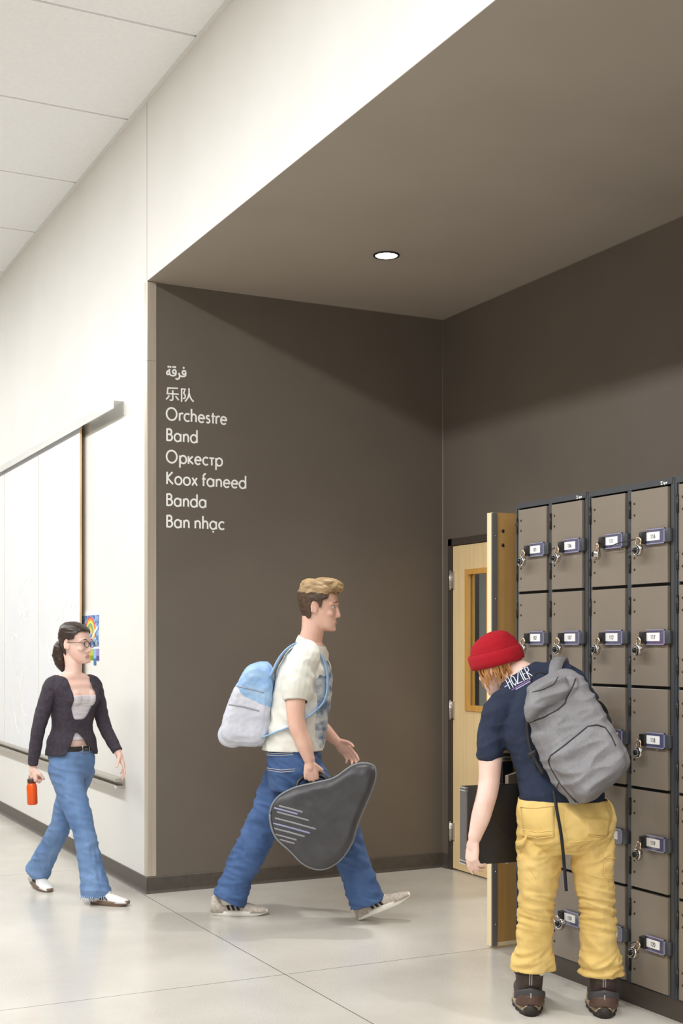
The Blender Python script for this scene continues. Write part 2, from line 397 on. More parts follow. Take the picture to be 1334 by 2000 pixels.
# the two lines in Arabic and Chinese script, traced stroke by stroke (units: twelfths of a millimetre-like grid, y down)
def traced(strokes, dots, w, name):
    b = MB()
    def q(x, y):                                            # crop grid -> metres on the wall
        p = on_y(315 + x / 16.675, 705 + y / 16.675, BACK_Y); return (p.x - LX, p.z)
    o = V((LX, BACK_Y, 0))
    for i, st in enumerate(strokes): b.ribbon([q(*p) for p in st], o, U_, W_, N_, w, 0.0012*(1 + 0.3*i))
    for x, y, r in dots:
        p = q(x, y); b.disc(o + U_*p[0] + W_*p[1], N_, r, n=14)
    return b.build('text_line', M_vinyl, t)
traced([[(270, 262), (262, 330), (272, 408), (300, 462), (345, 478), (410, 480), (455, 466), (476, 420), (480, 350)],
        [(268, 300), (215, 325), (178, 370), (182, 420), (215, 442), (255, 425), (270, 380)],
        arc(424, 350, 52, 62, 0, 360, 18),
        [(480, 350), (470, 430), (430, 400)],
        [(562, 392), (590, 450), (597, 520), (570, 575), (530, 598), (480, 580), (470, 562)],
        [(598, 480), (640, 500), (700, 508), (760, 500), (790, 470), (795, 380)],
        arc(738, 378, 54, 58, 0, 360, 18),
        [(795, 400), (775, 440), (735, 432)]],
       [(230, 187, 0.0062), (296, 194, 0.0062), (386, 196, 0.0062), (452, 200, 0.0062), (728, 225, 0.0064)], 0.0094, 'arabic')
traced([[(545, 892), (212, 882), (196, 1062), (568, 1085)],
        [(374, 952), (374, 1250), (352, 1280), (270, 1272)],
        [(262, 1122), (215, 1190), (155, 1250)],
        [(462, 1145), (515, 1215), (565, 1280)],
        [(660, 1330), (660, 912), (775, 920), (728, 1045), (775, 1120), (778, 1190), (745, 1222), (700, 1218)],
        [(900, 890), (902, 1050), (870, 1190), (810, 1280), (768, 1318)],
        [(902, 1050), (935, 1170), (985, 1260), (1050, 1330)]], [], 0.0084, 'chinese')

# ================================================================ sliding whiteboards on their tracks
M_track = mat('bright_aluminium', (236, 236, 234), 0.16, .6)
M_tray = mat('dull_aluminium', (190, 185, 176), 0.35, 0.6)
M_board = mat('whiteboard_gloss', (240, 242, 246), 0.12, c2=(236, 238, 243), scale=3)
M_edge = mat('board_edge_wood', (232, 204, 164), 0.5, c2=(206, 176, 136), scale=12, stretch=(1, 1, 0.2))
M_smear = mat('marker_smear', (244, 245, 248), 0.3); M_smear2 = mat('marker_smear_warm', (240, 235, 226), 0.3); M_smear3 = mat('marker_smear_pink', (243, 234, 238), 0.3)
BX = WALL_X - 0.045
pe = on_x(221, 781, WALL_X - 0.075)
top_z = pe.z; y_end = pe.y
YB = 15.5
t = tag(MB().build('whiteboard_track', M_track), 'polished metal track along the white wall that the whiteboards hang from', 'track')
b = MB(); prof = [(0, 0), (-.075, 0), (-.075, -.053), (-.070, -.053), (-.070, -.004), (-.004, -.004), (-.004, -.088), (0, -.088)]
b.loft([[V((WALL_X - .001 + x, y, top_z + z)) for x, z in prof] for y in (y_end, YB)], 0, False); t.data = b.mesh('whiteboard_track'); t.data.materials.append(M_track)
pb = on_x(223, 1521, WALL_X - 0.07)
b = MB(); prof = [(0, 0.0), (-.062, 0.0), (-.066, -.012), (-.058, -.012), (-.058, -.022), (-.012, -.022), (-.012, -.045), (-.05, -.045), (-.05, -.066), (0, -.066)]
b.loft([[V((WALL_X - .001 + x, y, pb.z + z)) for x, z in prof] for y in (pb.y, YB)], 0, False)
b.box((WALL_X - .058, pb.y + 0.002, pb.z - .063), (WALL_X - .004, pb.y + 0.03, pb.z - .045), 1)
t = tag(b.build('whiteboard_tray', [M_tray, M_track]), 'dull metal bottom rail under the whiteboards with a clip at its end', 'rail')
seams = [on_x(156, 900, BX).y, on_x(74.5, 900, BX).y, on_x(8.5, 900, BX).y]
step = seams[2] - seams[1]
seams.append(seams[2] + step); seams.append(seams[3] + step)
names = ['white sliding board nearest the corner, its brown wooden edge showing', 'white sliding board second from the corner, with faint erased scribbles', 'white sliding board at the left border of the photo']
for i in range(3):
    ya, yb = seams[i] + 0.004, seams[i+1] - 0.004
    zt, zb = top_z - 0.01, pb.z + 0.001
    t = tag(MB().build('whiteboard', M_board), names[i], 'whiteboard', 'sliding boards on the corridor wall')
    b = MB(); b.box((BX + 0.001, ya, zb), (BX + 0.015, yb, zt), 1); b.box((BX, ya + 0.002, zb), (BX + 0.001, yb, zt), 0)
    rnd = random.Random(i + 3); N2 = V((-1, 0, 0))
    o = V((BX, (ya + yb)/2, (zt + zb)/2))
    for k in range(6):
        cx, cy = rnd.uniform(-.3, .3), rnd.uniform(-.9, .25); r1, r2 = rnd.uniform(.12, .24), rnd.uniform(.14, .3); a = rnd.uniform(0, 200)
        pts = arc(cx, cy, r1, r2, a, a + rnd.uniform(120, 250), 24)
        b.ribbon([(x + 0.01*math.sin(i2*0.5), y) for i2, (x, y) in enumerate(pts)], o, V((0, -1, 0)), W_, N2, 0.014, 0.0004 + .0001*k, 2 + (k % 5 == 2) + 2*(k % 5 == 4))
    for k in range(5):
        cx, cy = rnd.uniform(-.4, .3), rnd.uniform(-.8, .9)
        b.ribbon([(cx + 0.25*q/8, cy + 0.02*math.sin(q*1.3 + k)) for q in range(9)], o, V((0, -1, 0)), W_, N2, 0.02, 0.0011 + .0001*k, 2)
    t.data = b.mesh('whiteboard')
    for m in (M_board, M_edge, M_smear, M_smear2, M_smear3): t.data.materials.append(m)

# child's drawing on the white wall
PXW = WALL_X - 0.003
def pw(px, py): return on_x(px, py, PXW)
pl, pr = pw(160.5, 1193).y, pw(194.5, 1193).y
zt, zb = pw(178, 1193).z, pw(178, 1268).z
t = thing('drawing', (PXW, (pl + pr)/2, (zt + zb)/2), 'colourful child drawing of a rainbow taped to white wall beside the whiteboards', 'drawing')
b = MB(); b.box((PXW, pr, zb), (WALL_X - 0.0005, pl, zt)); b.build('paper', mat('paper_white', (246, 245, 242), 0.7), t)
M_pic = mat('drawing_blue', (66, 104, 176), 0.7, c2=(168, 196, 226), scale=26, detail=6, lo=0.42, hi=0.58)
z0, z1 = pw(178, 1263).z, pw(178, 1202).z
cols = {'rainbow_red': (226, 92, 80), 'rainbow_orange': (240, 176, 70), 'rainbow_yellow': (240, 222, 110), 'rainbow_green': (120, 176, 128), 'rainbow_gold': (214, 178, 70), 'rainbow_white': (240, 240, 246), 'rainbow_pink': (206, 150, 190)}
b = MB(); b.box((PXW - 0.0012, pr + 0.012, z0), (PXW, pl - 0.008, z1))
cy = (pl + pr)/2; w = (pl - pr)/2; h = z1 - z0
for k, (r, mi) in enumerate(((.78, 1), (.68, 2), (.58, 3), (.46, 4), (.3, 5), (.18, 3))):
    b.ribbon([(x, y) for x, y in arc(-0.02*w, 0.42*h, r*0.72*w, r*0.62*h, -10, 190, 18)], (PXW - 0.0012, cy, z0), (0, -1, 0), W_, (-1, 0, 0), 0.10*w, 0.0005 + .0001*k, mi)
b.ribbon([(-.75*w, .1*h), (-.3*w, .2*h), (.1*w, .22*h), (.45*w, .45*h), (.8*w, .62*h)], (PXW - 0.0012, cy, z0), (0, -1, 0), W_, (-1, 0, 0), .09*w, .0013, 6)
rnd = random.Random(5)
for k in range(14):
    x, y = rnd.uniform(-.75, .75)*w, rnd.uniform(.05, .35)*h
    b.ribbon([(x, y), (x + .12*w, y + rnd.uniform(-.06, .06)*h)], (PXW - 0.0012, cy, z0), (0, -1, 0), W_, (-1, 0, 0), .05*w, .0014 + .0001*k, rnd.choice((3, 5, 7, 4)))
b.build('picture', [M_pic] + [mat(k, c, 0.7) for k, c in cols.items()], t)
for a, e, bot, c1, c2 in ((166, 171, 1292, (226, 170, 60), (200, 120, 50)), (171.5, 176, 1293, (238, 200, 60), (222, 160, 40)), (177, 182, 1289, (186, 196, 90), (110, 160, 60)), (183, 187.5, 1299, (150, 190, 226), (70, 120, 170)), (188.5, 193, 1290, (160, 144, 200), (84, 70, 150))):
    ya, yb_ = pw(a, 1280).y, pw(e, 1280).y; zc = pw(a, 1268).z; zd = pw(a, bot).z; zm = zd + (zc - zd)*0.42
    b = MB(); b.box((PXW - .001, yb_, zm), (WALL_X - .0005, ya, zc + .004), 0); b.box((PXW - .001, yb_, zd), (WALL_X - .0005, ya, zm), 1)
    b.build('paper_strip', [mat('strip_%02x%02x%02x' % c1, c1, .7), mat('strip_%02x%02x%02x' % c2, c2, .7)], t)

# ================================================================ double door in the deep wall
M_frame = mat('door_frame_paint', (72, 64, 57), 0.4)
def wood(name, c, c2, lo=.3, hi=.7): return mat(name, c, .38, c2=c2, scale=34, stretch=(1, 1, .035), detail=5, lo=lo, hi=hi, bump=.02, bscale=90, bstretch=(1, 1, .03))
M_maple = wood('maple_veneer', (240, 208, 152), (246, 220, 172))
M_oak = wood('oak_veneer', (190, 146, 84), (206, 164, 102))
M_pale = wood('maple_edge', (244, 222, 178), (248, 230, 190))
M_honey = wood('honey_moulding', (214, 158, 76), (224, 172, 92))
M_chrome = mat('chrome', (214, 212, 208), .16, 1.0)
M_black = mat('black_metal', (24, 23, 24), .4)
M_gun = mat('dark_metal_strip', (128, 124, 122), .4, .3)
M_glass = mat('vision_glass', (235, 240, 240), .02, trans=1.0)
DH = 2.145
b = MB()
b.box((DEEP_X - .012, 7.254, 0), (DEEP_X + .14, 7.30 - .0005, OPH), 0); b.box((DEEP_X - .012, OP0 + .0005, 0), (DEEP_X + .14, OP0 + .046, OPH), 0)
b.box((DEEP_X - .012, OP0, DH + .004), (DEEP_X + .14, OP1, OPH - .0005), 0)
b.box((DEEP_X + .05, 7.238, 0), (DEEP_X + .14, 7.254, DH), 0); b.box((DEEP_X + .05, OP0 + .046, 0), (DEEP_X + .14, OP0 + .062, DH), 0); b.box((DEEP_X + .05, OP0 + .046, DH - .014), (DEEP_X + .14, 7.254, DH + .004), 0)
struct(b.build('trim_2', M_frame))
# closed leaf
D1A, D1B = 6.352, 7.250
t = bpy.data.objects.new('door_1', None); COL.objects.link(t); t.location = (DEEP_X, D1B, 0); struct(t, 'closed maple door leaf with a tall narrow vision window', 'door')
wa, wb, wz0, wz1 = on_x(947, 1200, DEEP_X).y - .06, on_x(911, 1200, DEEP_X).y, on_x(911, 1386, DEEP_X).z, on_x(911, 1114, DEEP_X).z
b = MB(); xa, xb = DEEP_X - .002, DEEP_X + .043
b.box((xa, wb, .012), (xb, D1B, DH)); b.box((xa, D1A, .012), (xb, wa, DH)); b.box((xa, wa, .012), (xb, wb, wz0)); b.box((xa, wa, wz1), (xb, wb, DH))
b.build('door_leaf', M_maple, t)
b = MB(); m = .028
for (ya, yb_, za, zb_) in ((wb - m, wb + .006, wz0 - .006, wz1 + .006), (wa - .006, wa + m, wz0 - .006, wz1 + .006), (wa + m, wb - m, wz0 - .006, wz0 + m), (wa + m, wb - m, wz1 - m, wz1 + .006)):
    b.box((xa - .008, ya, za), (xa + .014, yb_, zb_)); b.box((xb - .012, ya, za), (xb + .008, yb_, zb_))
    b.box((xa + .014, ya + (.006 if ya > wa + .1 else 0), za), (xb - .012, yb_, zb_))
w_ = b.build('window_frame', M_honey, t)
b = MB(); b.box((xa + .02, wa + m - .004, wz0 + m - .004), (xa + .026, wb - m + .004, wz1 - m + .004)); b.build('glass', M_glass, t)
for z in (1.92, 1.06, .255):
    b = MB(); yh = 7.262
    b.cyl((DEEP_X - .018, yh, z - .057), (DEEP_X - .018, yh, z + .057), .009, n=12)
    for k in range(1, 5): b.cyl((DEEP_X - .018, yh, z - .057 + k*.0228 - .001), (DEEP_X - .018, yh, z - .057 + k*.0228 + .001), .0098, n=12, mi=1)
    b.lathe((DEEP_X - .018, yh, z + .057), UP, [(0, .007), (.006, .006), (.01, .001)], 10); b.lathe((DEEP_X - .018, yh, z - .057), -UP, [(0, .007), (.006, .006), (.01, .001)], 10)
    b.box((DEEP_X - .014, yh - .034, z - .056), (DEEP_X - .003, yh - .002, z + .056))
    b.build('hinge', [mat('satin_nickel', (206, 202, 196), .3, .9), M_gun], t)
# open leaf, swung out square to the wall beside the lockers
fe = on_floor(961, 1851)
LXA, LXB, LYA, LYB = 3.49, 4.43, 5.285, 5.335
t = bpy.data.objects.new('door_2', None); COL.objects.link(t); t.location = (LXB, LYB, 0); struct(t, 'open oak door leaf seen edge on beside the lockers', 'door')
b = MB(); b.box((LXA + .003, LYA, .012), (LXB, LYB, DH)); b.box((LXA, LYA + .002, .012), (LXA + .003, LYB, DH), 1)
b.box((LXA + .003, LYA - .0006, .012), (LXB, LYA, .03), 1)
b.build('door_leaf', [M_oak, M_pale], t)
b = MB(); b.box((LXA - .006, LYA - .006, .012), (LXA + .022, LYA - .001, DH - .003)); b.box((LXA - .006, LYA - .001, .012), (LXA - .001, LYA + .003, DH - .003), 1)
for z in (2.03, 1.72, 1.4, 1.05, .7, .38, .12): b.cyl((LXA + .012, LYA - .006, z), (LXA + .012, LYA - .0085, z), .004, n=10, mi=2)
b.build('astragal', [M_gun, M_black, M_chrome], t)
b = MB()
for x, z in ((LXA + .058, 2.055), (LXA + .058, 1.985), (LXA + .140, 2.09)): b.cyl((x, LYA - .0005, z), (x, LYA - .004, z), .0085, n=14)
b.build('through_bolt', mat('dark_bolt', (54, 40, 26), .5), t)
b = MB(); zc = on_y(985, 1500, LYA).z
b.bbox((LXA + .072, LYA - .012, zc), ((1, 0, 0), (0, 0, 1), (0, 1, 0)), (.032, .075, .012), .006); b.build('lock_case', M_black, t)
b = MB(); zl = on_y(985, 1480, LYA).z
b.tube([(LXA + .072, LYA - .02, zl), (LXA + .072, LYA - .055, zl)], .009, 12)
b.cyl((LXA - .01, LYA - .055, zl), (LXA + .078, LYA - .055, zl), .0125, n=16); b.cyl((LXA + .078, LYA - .055, zl), (LXA + .11, LYA - .055, zl), .0135, n=16, mi=1)
b.build('handle', [M_chrome, M_black], t)
b = MB(); b.bbox((LXA + .075, LYA - .01, zc + .155), ((1, 0, 0), (0, 0, 1), (0, 1, 0)), (.03, .045, .01), .006); b.lathe((LXA + .075, LYA - .02, zc + .15), (0, -1, 0), [(0, .016), (.008, .016), (.010, .012), (.014, .004)], 16, 1)
b.build('lock_cylinder', [M_black, M_chrome], t)
# the room beyond the door
b = MB(); M_room = mat('room_grey', (150, 150, 144), .7)
b.box((4.63, 8.5, 0), (5.49, 8.62, 2.8), 1); b.box((5.49, 8.5, 0), (8.0, 8.62, 2.8), 0); b.box((8.0, 3.5, 0), (8.12, 8.62, 2.8)); b.box((4.63, 3.4, 0), (8.0, 3.5, 2.8)); b.box((4.627, 3.5, 2.72), (8.0, 8.5, 2.8))
struct(b.build('wall_practice', [M_room, M_black]))
area('practice_room_fill', (6.4, 6.2, 2.70), 1.2, .6, 60, WARM)  # fill light added to brighten the room behind the glass, no fixture

# ================================================================ lockers
M_lframe = mat('locker_frame', (74, 76, 80), .35, .2); M_ldoor = mat('locker_door', (136, 125, 112), .30, 0, c2=(132, 121, 108), scale=3, bump=.015, bscale=300, spec=.7, coat=.25)
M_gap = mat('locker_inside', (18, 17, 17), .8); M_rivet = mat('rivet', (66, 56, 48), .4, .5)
M_ac = mat('tinted_acrylic', (86, 86, 114), .12, spec=1.0, coat=1.0); M_acedge = mat('acrylic_edge', (150, 150, 182), .15, spec=.8)
M_card = mat('number_card', (246, 245, 244), .6); M_ink = mat('black_ink', (30, 28, 28), .6)
M_plinth = mat('locker_plinth', (74, 66, 59), .42, c2=(70, 62, 55), scale=3)
BOUND = [2.136, 1.738, 1.321, .904, .487, .085]; LTOP = 2.162
PITCH = .5540; UY = 5.056
SIDE, MID = .024, .025
NX = V((-1, 0, 0))
def rot_z(p, c, a):
    d = V(p) - V(c); return V(c) + V((d.x*math.cos(a) - d.y*math.sin(a), d.x*math.sin(a) + d.y*math.cos(a), d.z))
def locker_unit(y1, first, label, mark=True):
    y0 = y1 - PITCH + .0035
    t = thing('locker_cabinet', (LOCK_X, (y0 + y1)/2, BOUND[-1]), label, 'locker', 'lockers along the dark wall')
    ym = (y0 + y1)/2
    b = MB()
    xb = DEEP_X - .003
    b.box((LOCK_X, y1 - .0105, BOUND[-1]), (xb, y1, LTOP - .004)); b.box((LOCK_X + .003, y1 - SIDE, BOUND[-1]), (LOCK_X + .03, y1 - .0125, LTOP - .004))
    b.box((LOCK_X, y0, BOUND[-1]), (xb, y0 + .0105, LTOP - .004)); b.box((LOCK_X + .003, y0 + .0125, BOUND[-1]), (LOCK_X + .03, y0 + SIDE, LTOP - .004))
    b.box((LOCK_X, ym - MID/2, BOUND[-1]), (LOCK_X + .03, ym + MID/2, LTOP - .02))
    b.box((LOCK_X - .002, y0 + .0125, BOUND[0] + .002), (xb, y1 - .0125, LTOP))
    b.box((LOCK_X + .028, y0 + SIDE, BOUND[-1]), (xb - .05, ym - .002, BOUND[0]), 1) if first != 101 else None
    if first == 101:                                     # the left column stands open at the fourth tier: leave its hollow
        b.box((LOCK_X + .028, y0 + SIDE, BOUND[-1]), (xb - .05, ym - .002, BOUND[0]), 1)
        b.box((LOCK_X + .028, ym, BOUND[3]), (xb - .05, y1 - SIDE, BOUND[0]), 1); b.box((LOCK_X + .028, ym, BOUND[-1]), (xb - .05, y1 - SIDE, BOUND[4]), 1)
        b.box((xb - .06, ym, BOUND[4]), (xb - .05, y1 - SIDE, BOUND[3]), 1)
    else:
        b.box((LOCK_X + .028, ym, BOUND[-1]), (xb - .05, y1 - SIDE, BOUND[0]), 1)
    for z in BOUND[1:-1]: b.box((LOCK_X + .012, y0 + SIDE, z - .006), (LOCK_X + .03, y1 - SIDE, z + .006), 1)
    b.box((LOCK_X + .002, y0 + .0125, BOUND[-1]), (LOCK_X + .03, y1 - .0125, BOUND[-1] + .008))
    b.build('cabinet_frame', [M_lframe, M_gap], t)
    if mark:
        b = MB(); o = V((LOCK_X - .002, y0 + .062, LTOP - .017))
        for st in ([(-.02, .006), (-.008, .007), (-.016, -.004), (-.006, -.005)], [(-.002, -.004), (.001, .003), (.005, -.004)], [(.007, .002), (.007, -.009)], [(.007, .002), (.012, 0), (.008, -.004)], [(.015, .003), (.017, -.004), (.02, .003)]):
            b.ribbon(st, o, (0, -1, 0), W_, NX, .0028, .0006)
        b.build('maker_mark', M_vinyl, t)
    out = []
    for col, (ca, cb) in enumerate(((ym + MID/2, y1 - SIDE), (y0 + SIDE, ym - MID/2))):
        for row in range(5):
            za, zb_ = BOUND[row + 1] + .007, BOUND[row] - .006
            num = first + col*5 + row
            ya, yb_ = ca + .013, cb - .002
            ang = math.radians(-50) if num == 104 else 0.0
            piv = V((LOCK_X, yb_, 0))
            T = (lambda p: rot_z(p, piv, ang))
            b = MB()
            b.box((LOCK_X - .004, ya, za), (LOCK_X + .012, yb_, zb_), 0)
            hz = (zb_ - .075, za + .085)
            for z in hz:
                for dz in (-.024, .024):
                    b.lathe((LOCK_X - .004, yb_ - .022, z + dz), NX, [(0, .0055), (.002, .005), (.004, .001)], 10, 1)
            b.v = [T(p) for p in b.v]
            d = b.build('door', [M_ldoor, M_rivet], t); bevel(d, .0015, 2)
            for z in hz:
                b = MB(); b.cyl((LOCK_X - .006, yb_ + .006, z - .036), (LOCK_X - .006, yb_ + .006, z + .036), .0055, n=10)
                for q in range(5): b.cyl((LOCK_X - .006, yb_ + .006, z - .03 + q*.015 - .0012), (LOCK_X - .006, yb_ + .006, z - .03 + q*.015 + .0012), .0062, n=10)
                b.build('hinge', M_black, d)
            zc = (za + zb_)/2 - .004
            b = MB(); b.box((LOCK_X - .013, ya - .002, zc - .026), (LOCK_X - .004, ya + .1, zc + .026))       # hasp bar and its eye
            b.bbox((LOCK_X - .017, ya + .128, zc - .002), ((0, 1, 0), (0, 0, 1), (1, 0, 0)), (.0165, .024, .013), .004)
            b.v = [T(p) for p in b.v]; b.build('hasp', M_black, d)
            b = MB(); N3 = (1, 0, 0); xf = LOCK_X - .016
            b.box((xf, ya + .006, zc - .029), (LOCK_X - .013, ya + .112, zc + .029), 0)
            for (p, q, r, s_) in ((ya + .003, ya + .112, zc + .027, zc + .031), (ya + .003, ya + .112, zc - .031, zc - .027), (ya + .003, ya + .0065, zc - .031, zc + .031)):
                b.box((xf - .0025, p, r), (LOCK_X - .012, q, s_), 1)
            b.box((xf - .0012, ya + .033, zc - .016), (xf, ya + .112, zc + .018), 2)
            if num <= 120 or True:
                if num <= 120: write(b, str(num), V((xf - .0012, ya + .0725, zc - .008)), (0, -1, 0), W_, NX, .0165, None, .16, .0005, 3, True)
            b.v = [T(p) for p in b.v]
            b.build('number_plate', [M_ac, M_acedge, M_card, M_ink], d)
            b = MB(); b.bbox((LOCK_X - .008, ya - .013, zc), ((0, 1, 0), (0, 0, 1), (1, 0, 0)), (.014, .027, .0085), .004); b.build('latch_bracket', M_lframe, t)
            out.append((num, ya + .128, zc - .002))
    return t, out
HASP = {}
for k, (first, lab) in enumerate(((101, 'taupe and dark grey locker unit numbered 101 to 110 beside the open door'), (111, 'taupe and dark grey locker unit numbered 111 to 120, middle one of the row'), (121, 'locker unit cut off at the right border of the photo'))):
    t, out = locker_unit(UY - k*PITCH, first, lab, k < 2)
    for n, y, z in out: HASP[n] = V((LOCK_X - .017, y, z))
b = MB(); b.box((LOCK_X + .004, UY - 3*PITCH, 0), (DEEP_X - .003, UY - .001, .0845)); o = b.build('plinth', M_plinth)
tag(o, 'long dark brown plinth that the row of lockers stands on', 'plinth')

# combination padlocks
M_plsteel = mat('padlock_steel', (214, 208, 200), .22, 1.0, c2=(196, 190, 182), scale=90); M_shk = mat('shackle_steel', (226, 205, 178), .2, 1.0)
M_dial = mat('dial_black', (20, 20, 21), .3); M_mark = mat('dial_mark', (236, 236, 232), .5)
def make_padlock(name='padlock'):
    t = bpy.data.objects.new(name, None); COL.objects.link(t)
    b = MB(); c = V((0, 0, -.047))
    b.lathe(c + NX*-.011, NX, [(0, .018), (.002, .0225), (.004, .0245), (.018, .0245), (.0205, .0235), (.022, .021), (.0225, .0195), (.021, .0185)], 28)
    b.box((-.008, -.015, -.031), (.009, .015, -.022)); b.build('lock_body', M_plsteel, t)
    b = MB(); b.lathe(c + NX*.0095, NX, [(0, .0185), (.003, .0185), (.0045, .0165), (.0047, .0115), (.0047, .0105), (.013, .0085), (.0145, .006), (.0146, .001)], 24)
    for k in range(12):
        a = k*PI/6; d = V((0, math.cos(a), math.sin(a)))
        b.obox(c + NX*.0144 + d*.0142, (NX, d, V((0, -math.sin(a), math.cos(a)))), (.0004, .0022, .0010), 1)
    for k in range(10):
        a = k*PI/5; d = V((0, math.cos(a), math.sin(a))); b.obox(c + NX*.018 + d*.0092, (NX, d, V((0, -math.sin(a), math.cos(a)))), (.005, .0012, .0014), 0)
    b.build('dial', [M_dial, M_mark], t)
    b = MB(); pts = [(0, -.0125, -.028), (0, -.0125, -.008)] + [(0, -.0125*math.cos(a), -.008 + .0125*math.sin(a)) for a in [PI*i/8 for i in range(1, 8)]] + [(0, .0125, -.008), (0, .0125, -.028)]
    b.tube(pts, .0038, 10); b.build('shackle', M_shk, t)
    return t
proto = make_padlock()
def dup(root, label, loc, rot):
    r = root.copy(); COL.objects.link(r); r.location = loc; r.rotation_euler = rot; r['label'] = label
    for ch in root.children:
        c = ch.copy(); COL.objects.link(c); c.parent = r
    return r
LOCKED = [101, 102, 106, 107, 111, 112, 116, 117, 118, 119, 120, 110]
rnd = random.Random(11)
first = True
for n in LOCKED:
    p = HASP[n] + V((-.0245, .004, -.004)); rz = math.radians(rnd.uniform(-8, 12)); rx = math.radians(rnd.uniform(-6, 10)); ry = math.radians(rnd.uniform(0, 6))
    extra = 'silver combination padlock hanging on locker %d' % n
    if n == 111: rz = math.radians(-52); extra += ', its dial turned sideways'
    if n == 120: ry = math.radians(14); rx = math.radians(24); extra += ', hanging askew'
    if n == 110: rx = math.radians(-62); ry = math.radians(20); p = p + V((-.01, .0, .0)); extra += ', swung up sideways behind the yellow trousers'
    if first:
        proto.location = p; proto.rotation_euler = (rx, ry, rz); tag(proto, extra, 'padlock', 'combination padlocks on the lockers'); first = False
    else: dup(proto, extra, p, (rx, ry, rz))
# black cable ties
def tie(pts, label, r=.0022):
    b = MB(); b.tube(pts, r, 6); o = b.build('cable_tie', M_black); tag(o, label, 'cable tie', 'black cable ties on the lockers')
h = HASP
tie([h[116] + V((-.019, .012, -.002)), h[116] + V((-.034, .06, -.010)), h[111] + V((-.030, -.13, -.014)), h[111] + V((-.024, -.085, -.022)), h[111] + V((-.018, -.07, -.026))], 'black cable tie stretched between the padlocks of lockers 111 and 116')
tie([h[106] + V((-.016, .0, -.002)), h[106] + V((-.03, .02, -.004)), h[106] + V((-.035, .045, -.014))], 'short black cable tie end sticking out beside the padlock of locker 106')
tie([h[120] + V((-.016, .0, -.004)), h[120] + V((-.03, .02, 0)), h[120] + V((-.03, .045, -.012))], 'short black cable tie end sticking out beside the padlock of locker 120')

# ================================================================ figures: tools
from mathutils.bvhtree import BVHTree
def cr(pts, rad, k=6):                                    # smooth path through points with radii
    pts = [V(p) for p in pts]; out, ro = [], []
    for i in range(len(pts) - 1):
        p0, p1, p2, p3 = pts[max(i-1, 0)], pts[i], pts[i+1], pts[min(i+2, len(pts)-1)]
        for j in range(k):
            t = j / k
            out.append(0.5*((2*p1) + (p2 - p0)*t + (2*p0 - 5*p1 + 4*p2 - p3)*t*t + (3*p1 - p0 - 3*p2 + p3)*t**3))
            s = t*t*(3 - 2*t); ro.append(rad[i]*(1 - s) + rad[i+1]*s)
    out.append(pts[-1]); ro.append(rad[-1]); return out, ro
def limb(b, pts, rad, n=18, k=6, off=0.0, ends=True):
    p, r = cr(pts, [x + off for x in rad], k); b.tube(p, r, n, 0, ends)
def sect(b, rows, off=0.0, n=36, ex=2.4, k=5):            # torso from elliptical sections (centre, half width, half depth, width axis, depth axis)
    C = [r[0] for r in rows]; idx = list(range(len(rows)))
    cp, _ = cr(C, [0]*len(C), k)
    rings = []
    for i, c in enumerate(cp):
        s = i / k; i0 = min(int(s), len(rows) - 2); t = s - i0; t = t*t*(3 - 2*t)
        A, B = rows[i0], rows[i0+1]
        a = A[1]*(1-t) + B[1]*t + off; d = A[2]*(1-t) + B[2]*t + off
        ua = (V(A[3])*(1-t) + V(B[3])*t).normalized(); ud = (V(A[4])*(1-t) + V(B[4])*t).normalized()
        ring = []
        for j in range(n):
            q = 2*PI*j/n; cs, sn = math.cos(q), math.sin(q)
            m = (abs(cs)**ex + abs(sn)**ex)**(-1/ex); ring.append(c + ua*(a*cs*m) + ud*(d*sn*m))
        rings.append(ring)
    b.loft(rings, 0, True)
DG = None
def fuse(b, voxel, smooth=3, fac=0.5):                    # one continuous surface out of overlapping closed shapes
    me = b.mesh('tmp')
    import bmesh
    bm = bmesh.new(); bm.from_mesh(me); bmesh.ops.recalc_face_normals(bm, faces=bm.faces); bm.to_mesh(me); bm.free()
    o = bpy.data.objects.new('tmp', me); COL.objects.link(o)
    r = o.modifiers.new('r', 'REMESH'); r.mode = 'VOXEL'; r.voxel_size = voxel
    s = o.modifiers.new('s', 'SMOOTH'); s.iterations = smooth; s.factor = fac
    dg = bpy.context.evaluated_depsgraph_get(); dg.update()
    out = bpy.data.meshes.new_from_object(o.evaluated_get(dg))
    bpy.data.objects.remove(o); bpy.data.meshes.remove(me)
    for p in out.polygons: p.use_smooth = True
    return out
def rumple(me, fn):
    ns = [V(v.normal) for v in me.vertices]
    for v, nn in zip(me.vertices, ns): v.co += nn*fn(v.co, nn)
    me.update(); return me
def cut(me, fn, nrm=False):                               # drop faces whose centre (and normal) satisfies fn
    import bmesh
    bm = bmesh.new(); bm.from_mesh(me)
    bmesh.ops.delete(bm, geom=[f for f in bm.faces if (fn(f.calc_center_median(), f.normal) if nrm else fn(f.calc_center_median()))], context='FACES')
    rim = {}
    for e in bm.edges:
        if e.is_boundary:
            a, c = e.verts; rim.setdefault(a, []).append(c); rim.setdefault(c, []).append(a)
    for it in range(14):                                  # a clean hem instead of stair steps
        new = {v: (v.co*.4 + (q[0].co + q[1].co)*.3) for v, q in rim.items() if len(q) == 2}
        for v, c in new.items(): v.co = c
    bm.to_mesh(me); bm.free(); me.update(); return me
def paint(me, fn):                                        # material index per face from its centre
    for p in me.polygons: p.material_index = fn(V(p.center), V(p.normal))
